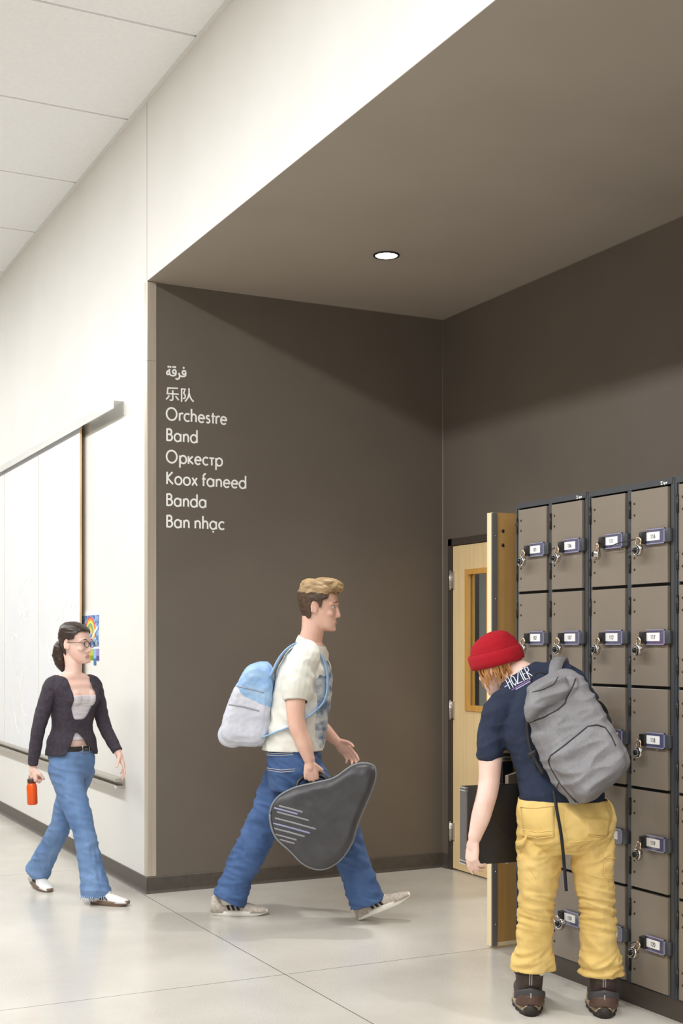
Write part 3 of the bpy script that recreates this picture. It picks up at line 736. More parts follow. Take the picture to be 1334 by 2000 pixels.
def put(me, name, mats, parent, solid=0.0):
    if parent is not None:
        w = wloc(parent); me.transform(Matrix.Translation(-w))
    me.name = name
    for m in (mats if isinstance(mats, (list, tuple)) else [mats]): me.materials.append(m)
    o = bpy.data.objects.new(name, me); COL.objects.link(o)
    if parent is not None: o.parent = parent
    if solid:
        s = o.modifiers.new('thickness', 'SOLIDIFY'); s.thickness = solid; s.offset = -1
    return o
def tree(me, off=V((0, 0, 0))): return BVHTree.FromPolygons([v.co + off for v in me.vertices], [list(p.vertices) for p in me.polygons])
CAM = V((0, 0, EYE))
def drape(bv, px, py, lift=0.002):                        # the point of a surface that shows at a pixel
    d = (P(px, py, 5.0) - CAM).normalized()
    h = bv.ray_cast(CAM, d)
    if h[0] is None: return None
    n = h[1] if h[1].dot(d) < 0 else -h[1]
    return h[0] + n*lift, n
def stitch(b, bv, pts, r=0.0016, lift=0.0015, mi=0, step=3.0):
    q = []
    for i in range(len(pts) - 1):
        (x0, y0), (x1, y1) = pts[i], pts[i+1]; m = max(2, int(math.hypot(x1-x0, y1-y0)/step))
        for j in range(m): q.append((x0 + (x1-x0)*j/m, y0 + (y1-y0)*j/m))
    q.append(pts[-1]); h = [drape(bv, x, y, lift) for x, y in q]; h = [p[0] for p in h if p]
    if len(h) > 1: b.tube(h, r, 6, mi, True)
def patchwork(b, bv, quad, nu=8, nv=8, lift=0.004, mi=0):  # a cloth patch laid on a surface: four pixel corners
    g = []
    for j in range(nv + 1):
        for i in range(nu + 1):
            u, v = i/nu, j/nv
            x = (quad[0][0]*(1-u) + quad[1][0]*u)*(1-v) + (quad[3][0]*(1-u) + quad[2][0]*u)*v
            y = (quad[0][1]*(1-u) + quad[1][1]*u)*(1-v) + (quad[3][1]*(1-u) + quad[2][1]*u)*v
            g.append(drape(bv, x, y, 0))
    if any(p is None for p in g): return
    top = [p + n*lift for p, n in g]; bot = [p - n*0.003 for p, n in g]; W = nu + 1; K = len(g)
    fs = [(j*W+i, j*W+i+1, (j+1)*W+i+1, (j+1)*W+i) for j in range(nv) for i in range(nu)]
    ed = [i for i in range(nu)] ; 
    rim = [j*W for j in range(0)]
    loop = list(range(W)) + [j*W + nu for j in range(1, nv+1)] + [nv*W + i for i in range(nu-1, -1, -1)] + [j*W for j in range(nv-1, 0, -1)]
    fs += [(loop[i], loop[(i+1) % len(loop)], loop[(i+1) % len(loop)] + K, loop[i] + K) for i in range(len(loop))]
    b.add(top + bot, fs, mi, True)
def pillow(b, ring, N, th, prof, mi=0, centre=None):      # padded bag: outline ring carried along N, scaled by a profile
    N = V(N); c = centre or sum((V(p) for p in ring), V((0, 0, 0)))/len(ring)
    b.loft([[c + (V(p) - c)*s + N*(th*t) for p in ring] for t, s in prof], mi, True)
def smooth_ring(pts, k=5):
    pts = [V(p) for p in pts]; n = len(pts); out = []
    for i in range(n):
        p0, p1, p2, p3 = pts[i-1], pts[i], pts[(i+1) % n], pts[(i+2) % n]
        for j in range(k):
            t = j/k; out.append(0.5*((2*p1) + (p2 - p0)*t + (2*p0 - 5*p1 + 4*p2 - p3)*t*t + (3*p1 - p0 - 3*p2 + p3)*t**3))
    return out

HEAD = [(-.122, .074, .040, .016), (-.116, .086, .022, .028), (-.104, .093, .004, .040), (-.085, .093, -.022, .050), (-.06, .091, -.052, .0595), (-.03, .090, -.076, .067),
        (0, .087, -.090, .072), (.022, .092, -.096, .0752), (.05, .089, -.098, .0765), (.078, .075, -.090, .070), (.098, .050, -.070, .056), (.110, .020, -.040, .034), (.114, -.002, -.018, .012)]
class Head:
    def __init__(s, c, f, u, k=1.0):
        s.c = V(c); s.u = V(u).normalized(); s.f = (V(f) - s.u*V(f).dot(s.u)).normalized(); s.r = s.f.cross(s.u); s.k = k
    def at(s, r, f, u): return s.c + (s.r*r + s.f*f + s.u*u)*s.k
    def loc(s, p):
        d = (V(p) - s.c)/s.k; return d.dot(s.r), d.dot(s.f), d.dot(s.u)
    def shell(s, b, off=0.0, lo=-1, hi=1, ex=2.25):
        rings = []
        rows = [h for h in HEAD if lo <= h[0] <= hi]
        for u, zf, zb, w in rows:
            ring = []
            cf = (zf + zb)/2; hf = (zf - zb)/2 + off; ww = w + off
            uu = u + (off*(u - 0.0)/0.114)
            for j in range(32):
                q = 2*PI*j/32; cs, sn = math.cos(q), math.sin(q); m = (abs(cs)**ex + abs(sn)**ex)**(-1/ex)
                ring.append(s.at(ww*cs*m, cf + hf*sn*m, uu))
            rings.append(ring)
        b.loft(rings, 0, True)
    def flesh(s, b):
        s.shell(b)
        A = (s.r, s.f, s.u); k = s.k
        b.tube([s.at(0, .086, .012), s.at(0, .096, -.012), s.at(0, .104, -.034), s.at(0, .105, -.043)], [.007*k, .0075*k, .009*k, .0095*k], 12, 0, True)
        for e in (-1, 1):
            b.ell(s.at(e*.0115, .095, -.045), A, (.0075*k, .010*k, .007*k), 12, 8)
            b.ell(s.at(e*.038, .066, -.034), A, (.024*k, .022*k, .018*k), 14, 8)           # cheekbone
            b.tube([s.at(e*.012, .091, .018), s.at(e*.034, .087, .024), s.at(e*.056, .070, .014)], .0075*k, 10, 0, True)   # brow
            ax = (s.r*.9 + s.f*-.35*e, s.f + s.r*.3*e, s.u + s.f*-.2)
            b.ell(s.at(e*.077, -.008, -.012), (s.r, s.f*.95 + s.r*e*-.25, s.u + s.f*-.18), (.007*k, .017*k, .031*k), 14, 10)
            b.tube([s.at(e*.081, -.020, -.036)] + [s.at(e*.084, -.008 - .017*math.sin(a), -.010 + .030*math.cos(a)) for a in [PI*.75, PI*.5, PI*.25, 0, -.6]], .0042*k, 8, 0, True)
            b.ell(s.at(e*.014, .089, -.0735), A, (.017*k, .0085*k, .0048*k), 12, 8)          # lips
            b.ell(s.at(e*.011, .088, -.0825), A, (.014*k, .0085*k, .0055*k), 12, 8)
        b.ell(s.at(0, .084, -.108), A, (.022*k, .014*k, .013*k), 14, 8)
    def lips(s, p):
        r, f, u = s.loc(p); return abs(r) < .024 and f > .087 and -.0875 < u < -.0692
    def details(s, parent, eyecol, browcol):
        mw = mat('eye_white', (206, 196, 190), .35); mi = mat('iris_%02x%02x%02x' % eyecol, eyecol, .2)
        for e in (-1, 1):
            b = MB(); c = s.at(e*.031, .0715, -.001)
            b.ell(c, (s.r, s.u, s.f), (.0135*s.k, .0105*s.k, .0135*s.k), 16, 10); b.lathe(c + s.f*(.0118*s.k), s.f, [(0, .006*s.k), (.0016*s.k, .0052*s.k), (.0022*s.k, .001)], 12, 1)
            b.build('eye', [mw, mi], parent)
            b = MB(); b.tube([s.at(e*.016, .0935, .020), s.at(e*.034, .0915, .026), s.at(e*.054, .077, .019)], [.0028*s.k, .0035*s.k, .0018*s.k], 8, 0, True); b.build('eyebrow', browcol, parent)

def hand(b, wrist, d, palm, thumb, curl=(.35, .45, .5, .55), k=1.0, thumbcurl=.35, spread=.05, wr=.026):
    # wrist point, direction of the hand, palm normal, thumb side; five separate fingers
    d = V(d).normalized(); palm = V(palm); palm = (palm - d*palm.dot(d)).normalized(); th = V(thumb); th = (th - d*th.dot(d) - palm*th.dot(palm)).normalized()
    w = V(wrist)
    b.tube([w - d*.02, w + d*.012*k, w + d*.03*k], [wr, .024*k, .024*k], 14, 0, True)
    for i, (o, l) in enumerate(((.029, .082), (.0095, .09), (-.0095, .086), (-.028, .075))):       # palm as four fleshy rays
        b.tube([w + d*.015*k + th*o*.5*k, w + d*.055*k + th*o*.85*k, w + d*(l + .004)*k + th*o*k], [.0155*k, .0145*k, .0105*k], 12, 0, True)
    b.ell(w + d*.045*k + palm*.006*k, (th, d, palm), (.033*k, .04*k, .013*k), 16, 10)
    for (o, l, seg), c in zip(((.029, .082, (.042, .024, .020)), (.0095, .09, (.046, .028, .021)), (-.0095, .086, (.042, .026, .021)), (-.028, .075, (.033, .020, .018))), curl):
        p = w + d*l*k + th*o*k; pts = [p - d*.012*k, p]; a = 0.0
        dirn = (d + th*o*spread/.03).normalized()
        for q, s_ in enumerate(seg):
            a += c*(1.0, 1.25, .8)[q]; v = dirn*math.cos(a) + palm*math.sin(a); p = p + v*s_*k; pts.append(p)
        b.tube(pts, [.0095*k, .0093*k, .0085*k, .0078*k, .0068*k], 10, 0, True)
    p = w + d*.022*k + th*.024*k; v = (d*.62 + th*.72 + palm*.35).normalized(); pts = [p - v*.012*k, p]; a = 0
    for s_, r_ in ((.042, 0), (.030, thumbcurl), (.024, thumbcurl)):
        a += r_; q = (v*math.cos(a) + (palm*.55 + d*.5 - th*.5).normalized()*math.sin(a)).normalized(); p = p + q*s_*k; pts.append(p)
    b.tube(pts, [.015*k, .0145*k, .011*k, .0098*k, .0078*k], 10, 0, True)

class Frame:                                             # local frame on the floor: x forward, y to its left, z up, with toe pitch
    def __init__(s, o, fwd, pitch=0.0):
        f = V(fwd); f.z = 0; f.normalize(); s.o = V(o); l = UP.cross(f)
        s.x = f*math.cos(pitch) + UP*math.sin(pitch); s.z = UP*math.cos(pitch) - f*math.sin(pitch); s.y = l
    def __call__(s, x, y, z): return s.o + s.x*x + s.y*y + s.z*z
def trainer(parent, F, L, mats, stripes=True, h=.10, w=.050):
    # mats: upper, sole, stripe, lace
    T = L
    secs = [(.0, .50, h*.75), (.015, .68, h*.98), (.08, .80, h*1.08), (.20, .82, h*1.10), (.32, .84, h*1.02), (.44, .92, h*.86), (.56, .98, h*.70), (.70, 1.0, h*.57), (.82, .95, h*.49), (.91, .80, h*.43), (.97, .56, h*.37), (.998, .25, h*.29)]
    rings = []
    for x, ww, hh in secs:
        ring = []
        for j in range(20):
            a = 2*PI*j/20; cs, sn = math.cos(a), math.sin(a)
            y = ww*w*math.copysign(abs(cs)**.8, cs); z = .018 + (hh - .018)*max(0, sn)**.75 if sn > 0 else .018
            ring.append(F(x*T, y*(1 - .22*max(0, sn)**2), z))
        rings.append(ring)
    b = MB(); b.loft(rings, 0, True)
    b.tube([F(.06*T, 0, h*.86), F(.05*T, 0, h*1.02)], [.03, .028], 12, 0, True) if False else None
    s = b.build('shoe', mats[0], parent)
    so = MB(); so_r = []
    for z, e in ((.0, -.003), (.003, .0), (.016, .002), (.026, .001), (.030, -.004)):
        ring = []
        for j in range(40):
            a = 2*PI*j/40; cx = .5*T + (.5*T + e)*math.cos(a)
            t = max(0, min(1, cx/T)); wv = w*(.82 + .2*math.sin(PI*min(1, t*1.0)**1.6)) * (abs(math.sin(a))**.62) + (e if abs(math.sin(a)) > .1 else 0)
            ring.append(F(cx, math.copysign(wv, math.sin(a)), z + (.012*max(0, t - .8)/.2 if z < .01 else .004*max(0, t - .8)/.2)))
        so_r.append(ring)
    so.loft(so_r, 0, True); so.build('sole', mats[1], s)
    la = MB()
    for i in range(6):
        x = (.36 + .045*i)*T; zz = h*(1.0 - .072*i)
        la.tube([F(x - .012, -.026 + .001*i, zz - .014), F(x, -.012, zz + .002), F(x + .004, .012, zz + .002), F(x - .010, .026 - .001*i, zz - .014)], .0028, 6, 0, True)
    la.build('laces', mats[3], s)
    if stripes:
        st = MB(); bv = BVHTree.FromPolygons([tuple(p) for p in b_world(s)], [list(p.vertices) for p in s.data.polygons])
        for e in (-1, 1):
            for i in range(3):
                x0 = (.34 + .085*i)*T
                pts = []
                for q in range(7):
                    t = q/6; xx = x0 + .055*T*(1 - t); z = .032 + (h*.62 - .032)*(1 - t)*(.95 - .12*i)
                    hit = bv.ray_cast(F(xx - .03*(1-t) + .0, e*.12, z), -F.y*e)
                    if hit[0] is not None: pts.append((hit[0] + F.y*e*.0012, F.x))
                if len(pts) > 2:
                    vs = []; 
                    for p, x in pts: vs += [p - x*.0075, p + x*.0075]
                    st.add(vs, [(2*i2, 2*i2+1, 2*i2+3, 2*i2+2) for i2 in range(len(pts) - 1)], 0, True)
        if st.v: st.build('stripes', mats[2], s)
    return s
def b_world(o): w = wloc(o); return [V(v.co) + w for v in o.data.vertices]
def fold(p, fx, fz, seed=0.0): return noise.noise(V((p.x*fx + seed, p.y*fx - seed, p.z*fz)))

# ================================================================ figures
M_skin = mat('skin_light', (232, 190, 170), .5, c2=(226, 178, 158), scale=14, sss=.12); M_skin2 = mat('skin_pale', (240, 206, 192), .5, c2=(236, 194, 178), scale=12, sss=.12)
M_lip = mat('lips', (214, 152, 140), .45); M_sock = mat('sock_knit', (226, 224, 220), .9)
def figure(b, root, voxel, mats, label, head, extra=None):
    me = fuse(b, voxel, 2)
    for v in me.vertices: pass
    paint(me, lambda c, n: 1 if head.lips(c) else (2 if c.z < .17 else 0))
    me.transform(Matrix.Translation(-V(root)))
    o = put(me, 'person', mats, None); o.location = root
    tag(o, label, 'person', None); return o
def cutp(me, planes):
    pl = [(V(p), V(n).normalized(), r) for p, n, r in planes]
    return cut(me, lambda c: any((c - p).dot(n) > 0 and (c - p).length < r for p, n, r in pl))
def capcut(me, planes):                                   # open a sleeve or leg end: only faces that look along the cut
    pl = [(V(p), V(n).normalized(), r) for p, n, r in planes]
    return cut(me, lambda c, m: any((c - p).dot(n) > -.004 and (c - p).length < r and m.dot(n) > .25 for p, n, r in pl), True)
def denim(name, c, c2): return mat(name, c, .75, c2=c2, scale=9, stretch=(1, 1, .6), bump=.25, bscale=420, lo=.3, hi=.7)

# ---------------------------------------------------------------- walking man with an instrument case
def J(px, py, dd=0.0): return P(px, py, 7.0 + dd)
mF, mR = (RV*.99 - DV*.12).normalized(), (-DV*.99 - RV*.12).normalized()
mh = Head(J(623, 1183, .0), RV*.98 - DV*.14 - UP*.06, UP + RV*.10, 1.1)
rows = [(J(574, 1520), .17, .115, mR, mF), (J(574, 1485), .18, .125, mR, mF), (J(578, 1435), .165, .125, mR, mF), (J(588, 1370), .175, .135, mR, mF), (J(594, 1315), .185, .13, mR, mF), (J(598, 1283), .165, .10, mR, mF), (J(606, 1258), .09, .075, mR, mF)]
b = MB(); mh.flesh(b); sect(b, rows)
limb(b, [J(600, 1270, 0), J(610, 1235, 0), mh.at(0, -.025, -.06)], [.075, .062, .060])
armR = [J(593, 1288, -.17), J(580, 1345, -.22), J(578, 1405, -.245), J(592, 1448, -.245), J(604, 1484, -.24)]
limb(b, armR, [.062, .056, .047, .043, .031])
armL = [J(600, 1288, .18), J(604, 1345, .22), J(612, 1403, .225), J(632, 1424, .215), J(655, 1446, .20)]
limb(b, armL, [.062, .054, .047, .041, .029])
hd = (RV*.10 - UP).normalized()
hand(b, J(605, 1488, -.24), hd, DV, RV, (1.25, 1.25, 1.25, 1.25), 1.06, .7, .01, .03)
hl = (RV*.72 - UP*.66 - DV*.05).normalized()
hand(b, J(657, 1448, .20), hl, -DV*.75 - RV*.3 - UP*.3, UP + RV*.6, (.22, .32, .38, .45), 1.02, .25, .03, .027)
hipL, kneL, ankL = J(566, 1500, .10), J(508, 1624, .08), J(446, 1752, .06)
hipR, kneR, ankR = J(584, 1500, -.09), J(668, 1622, -.07), J(716, 1756, -.06)
limb(b, [hipL, kneL, ankL], [.09, .06, .042]); limb(b, [hipR, kneR, ankR], [.09, .06, .042])
FL = Frame(on_floor(412, 1786), RV*.99 - DV*.02); FRo = on_floor(700, 1797); FR = Frame(FRo, RV*.995 - DV*.08, math.radians(24))
for F in (FL, FR): b.tube([F(.07, 0, .04), F(.14, 0, .036), F(.22, 0, .034)], [.024, .022, .018], 12, 0, True)
limb(b, [ankL, FL(.07, 0, .05)], [.040, .026]); limb(b, [ankR, FR(.07, 0, .05)], [.040, .026])
man = figure(b, on_floor(580, 1792), .005, [M_skin, M_lip, M_sock], 'walking man in white T-shirt and blue jeans carrying a dark case past the dark wall', mh)
M_hair1 = mat('sandy_hair', (176, 148, 104), .55, c2=(140, 112, 76), scale=40, stretch=(.3, 1, 1)); M_hair2 = mat('brown_hair', (84, 62, 44), .55, c2=(66, 48, 34), scale=40)
mh.details(man, (80, 96, 110), M_hair2)
b = MB(); mh.shell(b, .013); b.tube([mh.at(-.03, .075, .10), mh.at(0, .09, .104), mh.at(.035, .07, .10)], [.026, .03, .026], 12, 0, True)
b.ell(mh.at(0, .03, .115), (mh.r, mh.f, mh.u), (.07, .085, .03)); b.ell(mh.at(0, -.05, .09), (mh.r, mh.f, mh.u), (.07, .06, .045)); b.ell(mh.at(0, .088, .094), (mh.r, mh.f, mh.u), (.055, .03, .02))
me = fuse(b, .005, 2)
def keep_man(c):
    r, f, u = mh.loc(c)
    line = .072 if f > .055 else (.030 if f > .028 else (-.012 if f > .010 else (.018 if f > -.026 else -.068)))
    return u < line + .006*noise.noise(c*90)
cut(me, keep_man); rumple(me, lambda p, n: .005*noise.noise(V((mh.loc(p)[0]*120, mh.loc(p)[1]*22, mh.loc(p)[2]*60))) + .002*noise.noise(p*200))
paint(me, lambda c, n: 0 if mh.loc(c)[2] > .058 + .01*noise.noise(c*40) else 1)
put(me, 'hair', [M_hair1, M_hair2], man, .006)
# shirt
M_tee = mat('cream_cotton', (232, 231, 222), .85, c2=(224, 222, 212), scale=14, bump=.15, bscale=260); M_print = mat('blue_grey_print', (96, 116, 146), .8, c2=(208, 212, 214), scale=9, stretch=(1, 1, 2.2), detail=5, lo=.38, hi=.62)
b = MB(); sect(b, [(c, w + .018 + (.012 if i < 3 else 0), d + .02 + (.012 if i < 3 else 0), a, e) for i, (c, w, d, a, e) in enumerate(rows)][1:] if False else [(rows[1][0] + UP*.045, .21, .168, mR, mF), (rows[2][0], .205, .162, mR, mF), (rows[3][0], .20, .160, mR, mF), (rows[4][0], .205, .150, mR, mF), (rows[5][0], .185, .118, mR, mF), (rows[6][0], .098, .085, mR, mF)])
limb(b, [J(598, 1279, -.13), J(590, 1296, -.18), J(583, 1322, -.205), J(580, 1352, -.225)], [.078, .084, .083, .084], ends=True)
limb(b, [J(602, 1279, .14), J(602, 1296, .19), J(604, 1322, .215), J(606, 1352, .225)], [.078, .082, .081, .082], ends=True)
limb(b, [rows[6][0], J(611, 1241, 0)], [.078, .072])
me = fuse(b, .005, 5)
cutp(me, [(rows[1][0] + UP*.060, -UP, .4), (J(607, 1250, 0), UP + mF*.42, .12)]); capcut(me, [(J(580, 1354, -.228), armR[2] - armR[1], .074), (J(606, 1354, .228), armL[2] - armL[1], .074)])
rumple(me, lambda p, n: .010*fold(p, 7, 6) + .007*(1 - 2*abs(noise.noise(V((p.x*9, p.y*9, p.z*11 + p.x*6))))) - .0035 + .003*noise.noise(V((p.x*14, p.y*14, p.z*30))) + .004*max(0, 1.25 - p.z)*noise.noise(V((p.x*30, p.y*30, p.z*8))))
paint(me, lambda c, n: 1 if n.dot(mF) > -.35 + .3*noise.noise(c*7) and .95 + .06*noise.noise(c*9) < c.z < 1.36 + .07*noise.noise(c*8) and abs((c - rows[3][0]).dot(mR)) < .16 + .05*noise.noise(c*10) and (c - rows[3][0]).dot(mF) > .02 else 0)
shirt = put(me, 'shirt', [M_tee, M_print], man, .003)
# jeans
M_jean = denim('blue_denim', (54, 82, 128), (74, 104, 152)); M_stitch = mat('pale_stitching', (186, 186, 190), .7)
b = MB(); sect(b, [(J(574, 1540), .175, .12, mR, mF), (J(574, 1500), .20, .142, mR, mF), (J(575, 1470), .195, .14, mR, mF), (J(577, 1446), .185, .135, mR, mF)])
hemL, hemR = ankL + UP*-.015, ankR + UP*-.02
limb(b, [hipL, hipL*.5 + kneL*.5, kneL, kneL*.45 + ankL*.55, hemL], [.125, .108, .093, .088, .098]); limb(b, [hipR, hipR*.5 + kneR*.5, kneR, kneR*.45 + ankR*.55, hemR], [.125, .108, .093, .088, .098])
me = fuse(b, .007, 4)
cutp(me, [(hemL, hemL - kneL, .2), (hemR, hemR - kneR, .2), (J(577, 1455), UP, .35)])
rumple(me, lambda p, n: .012*fold(p, 6, 9, 3) + .010*(1 - 2*abs(noise.noise(V((p.x*8, p.y*8, p.z*22 + p.x*9))))) - .005 + .006*max(0, .5 - p.z)*2*noise.noise(V((p.x*8, p.y*8, p.z*60))))
jeans = put(me, 'jeans', M_jean, man, .004); bv = tree(me, wloc(jeans))
b = MB()
for pts in ([(510, 1473), (540, 1476), (572, 1474)], [(510, 1469), (540, 1472), (572, 1470)], [(522, 1500), (548, 1504), (576, 1502)], [(522, 1504), (548, 1508), (576, 1506)]): stitch(b, bv, pts, .0022)
b.build('stitching', M_stitch, jeans)
M_kn = mat('beige_knit_shoe', (206, 196, 184), .8, c2=(176, 164, 152), scale=60); M_sole = mat('white_sole', (238, 234, 226), .6); M_shoestr = mat('shoe_stripe_black', (28, 26, 26), .6); M_lace = mat('lace_white', (232, 228, 222), .8)
trainer(man, FL, .315, [M_kn, M_sole, M_shoestr, M_lace], True, .105, .052); trainer(man, FR, .315, [M_kn, M_sole, M_shoestr, M_lace], True, .105, .052)
# backpack on his back
M_pack = mat('pale_grey_nylon', (212, 213, 222), .6, c2=(196, 198, 210), scale=10, bump=.1, bscale=60); M_blue = mat('light_blue_nylon', (136, 174, 216), .6, c2=(162, 192, 224), scale=14)
bp = thing('backpack', J(480, 1460, 0), 'pale grey and light blue backpack worn by the walking man', 'backpack')
ring = smooth_ring([J(x, y, -.15) for x, y in ((520, 1296), (492, 1298), (474, 1312), (455, 1345), (440, 1385), (429, 1425), (436, 1452), (466, 1461), (505, 1460), (522, 1440), (530, 1380), (532, 1325))])
PR = [(0, .7), (.04, .86), (.12, .97), (.3, 1.0), (.7, 1.0), (.88, .97), (.96, .86), (1.0, .7)]
b = MB(); pillow(b, ring, DV, .30, PR); me = fuse(b, .004, 6); rumple(me, lambda p, n: .008*fold(p, 9, 12, 5) + .003*noise.noise(p*40))
paint(me, lambda c, n: 1 if (c - J(480, 1352)).dot(UP*.9 + RV*.55) > .0 + .03*noise.noise(c*12) else 0)
bag = put(me, 'bag', [M_pack, M_blue], bp); 
b = MB(); ring2 = smooth_ring([J(x, y, -.11) for x, y in ((452, 1380), (438, 1402), (424, 1432), (432, 1456), (462, 1462), (478, 1440), (474, 1398))]); pillow(b, ring2, DV, .22, PR); me = fuse(b, .007, 4); rumple(me, lambda p, n: .005*fold(p, 9, 12, 2)); put(me, 'front_pocket', M_pack, bp)
b = MB(); bv = tree(bag.data, wloc(bag))
stitch(b, bv, [(448, 1376), (475, 1380), (505, 1388)], .004, .002); stitch(b, bv, [(462, 1340), (490, 1346), (515, 1352)], .003, .002); b.build('zip', mat('zip_grey', (158, 158, 166), .5), bp)
for dd in (-.105, .105):
    b = MB(); sg = -1 if dd < 0 else 1
    p, _ = cr([J(528, 1322, dd), J(548, 1282, dd), J(575, 1258, dd), J(604, 1258, dd), J(630, 1284, dd*1.05), J(640, 1325, dd*1.15), J(632, 1372, dd*1.4), J(585, 1410, dd*2.12), J(512, 1440, dd*1.2)], [0]*9, 5)
    rings = []
    for i, q in enumerate(p):
        t = (p[min(i+1, len(p)-1)] - p[max(i-1, 0)]).normalized(); nn = t.cross(mR).normalized(); rings.append([q + mR*.028 + nn*.004, q + mR*.028 - nn*.004, q - mR*.028 - nn*.004, q - mR*.028 + nn*.004])
    b.loft(rings, 0, True); b.build('shoulder_strap', M_blue, bp)
# the case he carries
M_case = mat('charcoal_nylon', (70, 69, 72), .45, c2=(60, 59, 62), scale=12, bump=.15, bscale=120); M_caseedge = mat('grey_piping', (128, 130, 134), .4)
ic = thing('instrument_case', J(620, 1700, -.34), 'dark grey soft instrument case hanging from the walking man\'s hand', 'instrument case')
oc = [(527, 1592), (540, 1562), (572, 1542), (612, 1532), (652, 1522), (684, 1500), (706, 1493), (728, 1497), (734, 1514), (728, 1540), (712, 1578), (698, 1612), (688, 1646), (664, 1682), (630, 1700), (596, 1692), (566, 1664), (536, 1634)]
ring = smooth_ring([J(x, y, -.365) for x, y in oc], 4)
b = MB(); pillow(b, ring, DV, .20, [(0, .80), (.03, .88), (.1, .96), (.22, 1.0), (.78, 1.0), (.9, .96), (.97, .88), (1, .80)]); me = fuse(b, .007, 5); rumple(me, lambda p, n: .005*fold(p, 6, 6, 9) + .002*noise.noise(p*30))
shell = put(me, 'case_shell', M_case, ic)
b = MB(); r2 = [J(CX, HY, -.365 + .045) + (V(p) - J(CX, HY, -.365))*1.0 for p in ring]; cc = sum(r2, V((0, 0, 0)))/len(r2)
b.tube([cc + (p - cc)*1.006 for p in r2] + [cc + (r2[0] - cc)*1.006], .006, 8); b.build('piping', M_caseedge, ic)
b = MB(); hx = J(607, 1512, -.24)
b.tube([J(578, 1543, -.265), J(582, 1528, -.25), J(592, 1517, -.232), J(610, 1514, -.222), J(628, 1514, -.222), J(640, 1522, -.232), J(646, 1536, -.26)], [.010, .010, .012, .0125, .0125, .011, .010], 12, 0, True); b.build('handle', M_black, ic)
b = MB(); bv = tree(shell.data, wloc(shell))
for k, (x0, y0, ln, mi) in enumerate(((536, 1578, 44, 1), (546, 1574, 44, 0), (542, 1586, 60, 0), (538, 1598, 78, 0), (534, 1608, 70, 1), (536, 1618, 58, 0), (532, 1628, 46, 0), (540, 1638, 34, 0))):
    stitch(b, bv, [(x0, y0), (x0 + ln*.5, y0 + ln*.13), (x0 + ln, y0 + ln*.27)], .0085, -.0062, mi)
b.build('printed_mark', [mat('grey_print', (150, 149, 154), .6), mat('lavender_print', (150, 154, 186), .6)], ic)

# ---------------------------------------------------------------- walking girl
def G(px, py, dd=0.0): return P(px, py, 7.6 + dd)
gF, gR = (RV*.76 - DV*.65).normalized(), (-RV*.65 - DV*.76).normalized()
gh = Head(G(147, 1256, 0), RV*.93 - DV*.36 - UP*.03, UP + RV*.04, .98)
grow = [(G(140, 1512), .11, .09, gR, gF), (G(140, 1484), .135, .098, gR, gF), (G(140, 1452), .124, .088, gR, gF), (G(141, 1420), .112, .082, gR, gF), (G(143, 1385), .122, .092, gR, gF), (G(145, 1362), .132, .112, gR, gF), (G(144, 1340), .15, .085, gR, gF), (G(142, 1326), .125, .062, gR, gF), (G(142, 1315), .068, .052, gR, gF)]
b = MB(); gh.flesh(b); sect(b, grow)
limb(b, [G(142, 1322), G(143, 1302), gh.at(0, -.025, -.06)], [.060, .047, .047])
gaR = [G(101, 1342, -.09), G(86, 1385, -.12), G(75, 1424, -.14), G(69, 1462, -.14), G(65, 1495, -.13)]
gaL = [G(183, 1340, .10), G(194, 1380, .11), G(204, 1418, .10), G(217, 1444, .07), G(230, 1468, .04)]
limb(b, gaR, [.046, .041, .036, .033, .024]); limb(b, gaL, [.046, .041, .036, .033, .024])
for e in (-1, 1): b.ell(grow[5][0] + gR*(e*.058) + gF*.072, (gR, gF, UP), (.052, .045, .05))
hand(b, G(64.5, 1498, -.13), -UP + gF*.05, gR*-1, gF, (1.2, 1.2, 1.2, 1.2), .88, .7, .01, .023)
hand(b, G(231, 1471, .04), (RV*.42 - UP*.88 - DV*.1).normalized(), gR*.6 - gF*.6, gF*.6 - DV*.3 + UP*.2, (.18, .28, .32, .38), .9, .25, .04, .022)
ghR, gkR, gaKR = G(125, 1498, -.06), G(163, 1622, -.17), G(189, 1742, -.22)
ghL, gkL, gaKL = G(155, 1498, .06), G(118, 1612, .10), G(72, 1708, .26)
limb(b, [ghR, gkR, gaKR], [.08, .052, .036]); limb(b, [ghL, gkL, gaKL], [.08, .052, .036])
fR = on_floor(178, 1764); GFR = Frame(fR, RV*.9 - DV*.34); fL = on_floor(62, 1731); GFL = Frame(fL + UP*.028, RV*.62 - DV*.75, math.radians(-9))
for F in (GFR, GFL): b.tube([F(.06, 0, .036), F(.11, 0, .034), F(.17, 0, .032)], [.022, .020, .015], 12, 0, True)
limb(b, [gaKR, GFR(.06, 0, .05)], [.034, .024]); limb(b, [gaKL, GFL(.06, 0, .05)], [.034, .024])
girl = figure(b, on_floor(130, 1752), .0045, [M_skin2, M_lip, M_sock], 'walking girl in dark cardigan and flared jeans holding an orange bottle', gh)
M_ghair = mat('dark_brown_hair', (62, 46, 38), .45, c2=(44, 32, 27), scale=30)
gh.details(girl, (60, 44, 36), M_ghair)
b = MB(); gh.shell(b, .010); A = (gh.r, gh.f, gh.u)
b.ell(gh.at(0, -.105, -.045), A, (.050, .038, .055)); b.tube([gh.at(0, -.10, -.03), gh.at(0, -.112, -.08), gh.at(0, -.098, -.13), gh.at(0, -.085, -.165)], [.045, .042, .034, .016], 14, 0, True); b.ell(gh.at(0, -.02, .085), A, (.068, .085, .045))
me = fuse(b, .0045, 2)
def hair_girl(c):
    r, f, u = gh.loc(c)
    return u < (.074 if f > .06 else (.055 if f > .04 else (.022 if f > .005 else (.012 if f > -.032 else -.3)))) + .004*noise.noise(c*80)
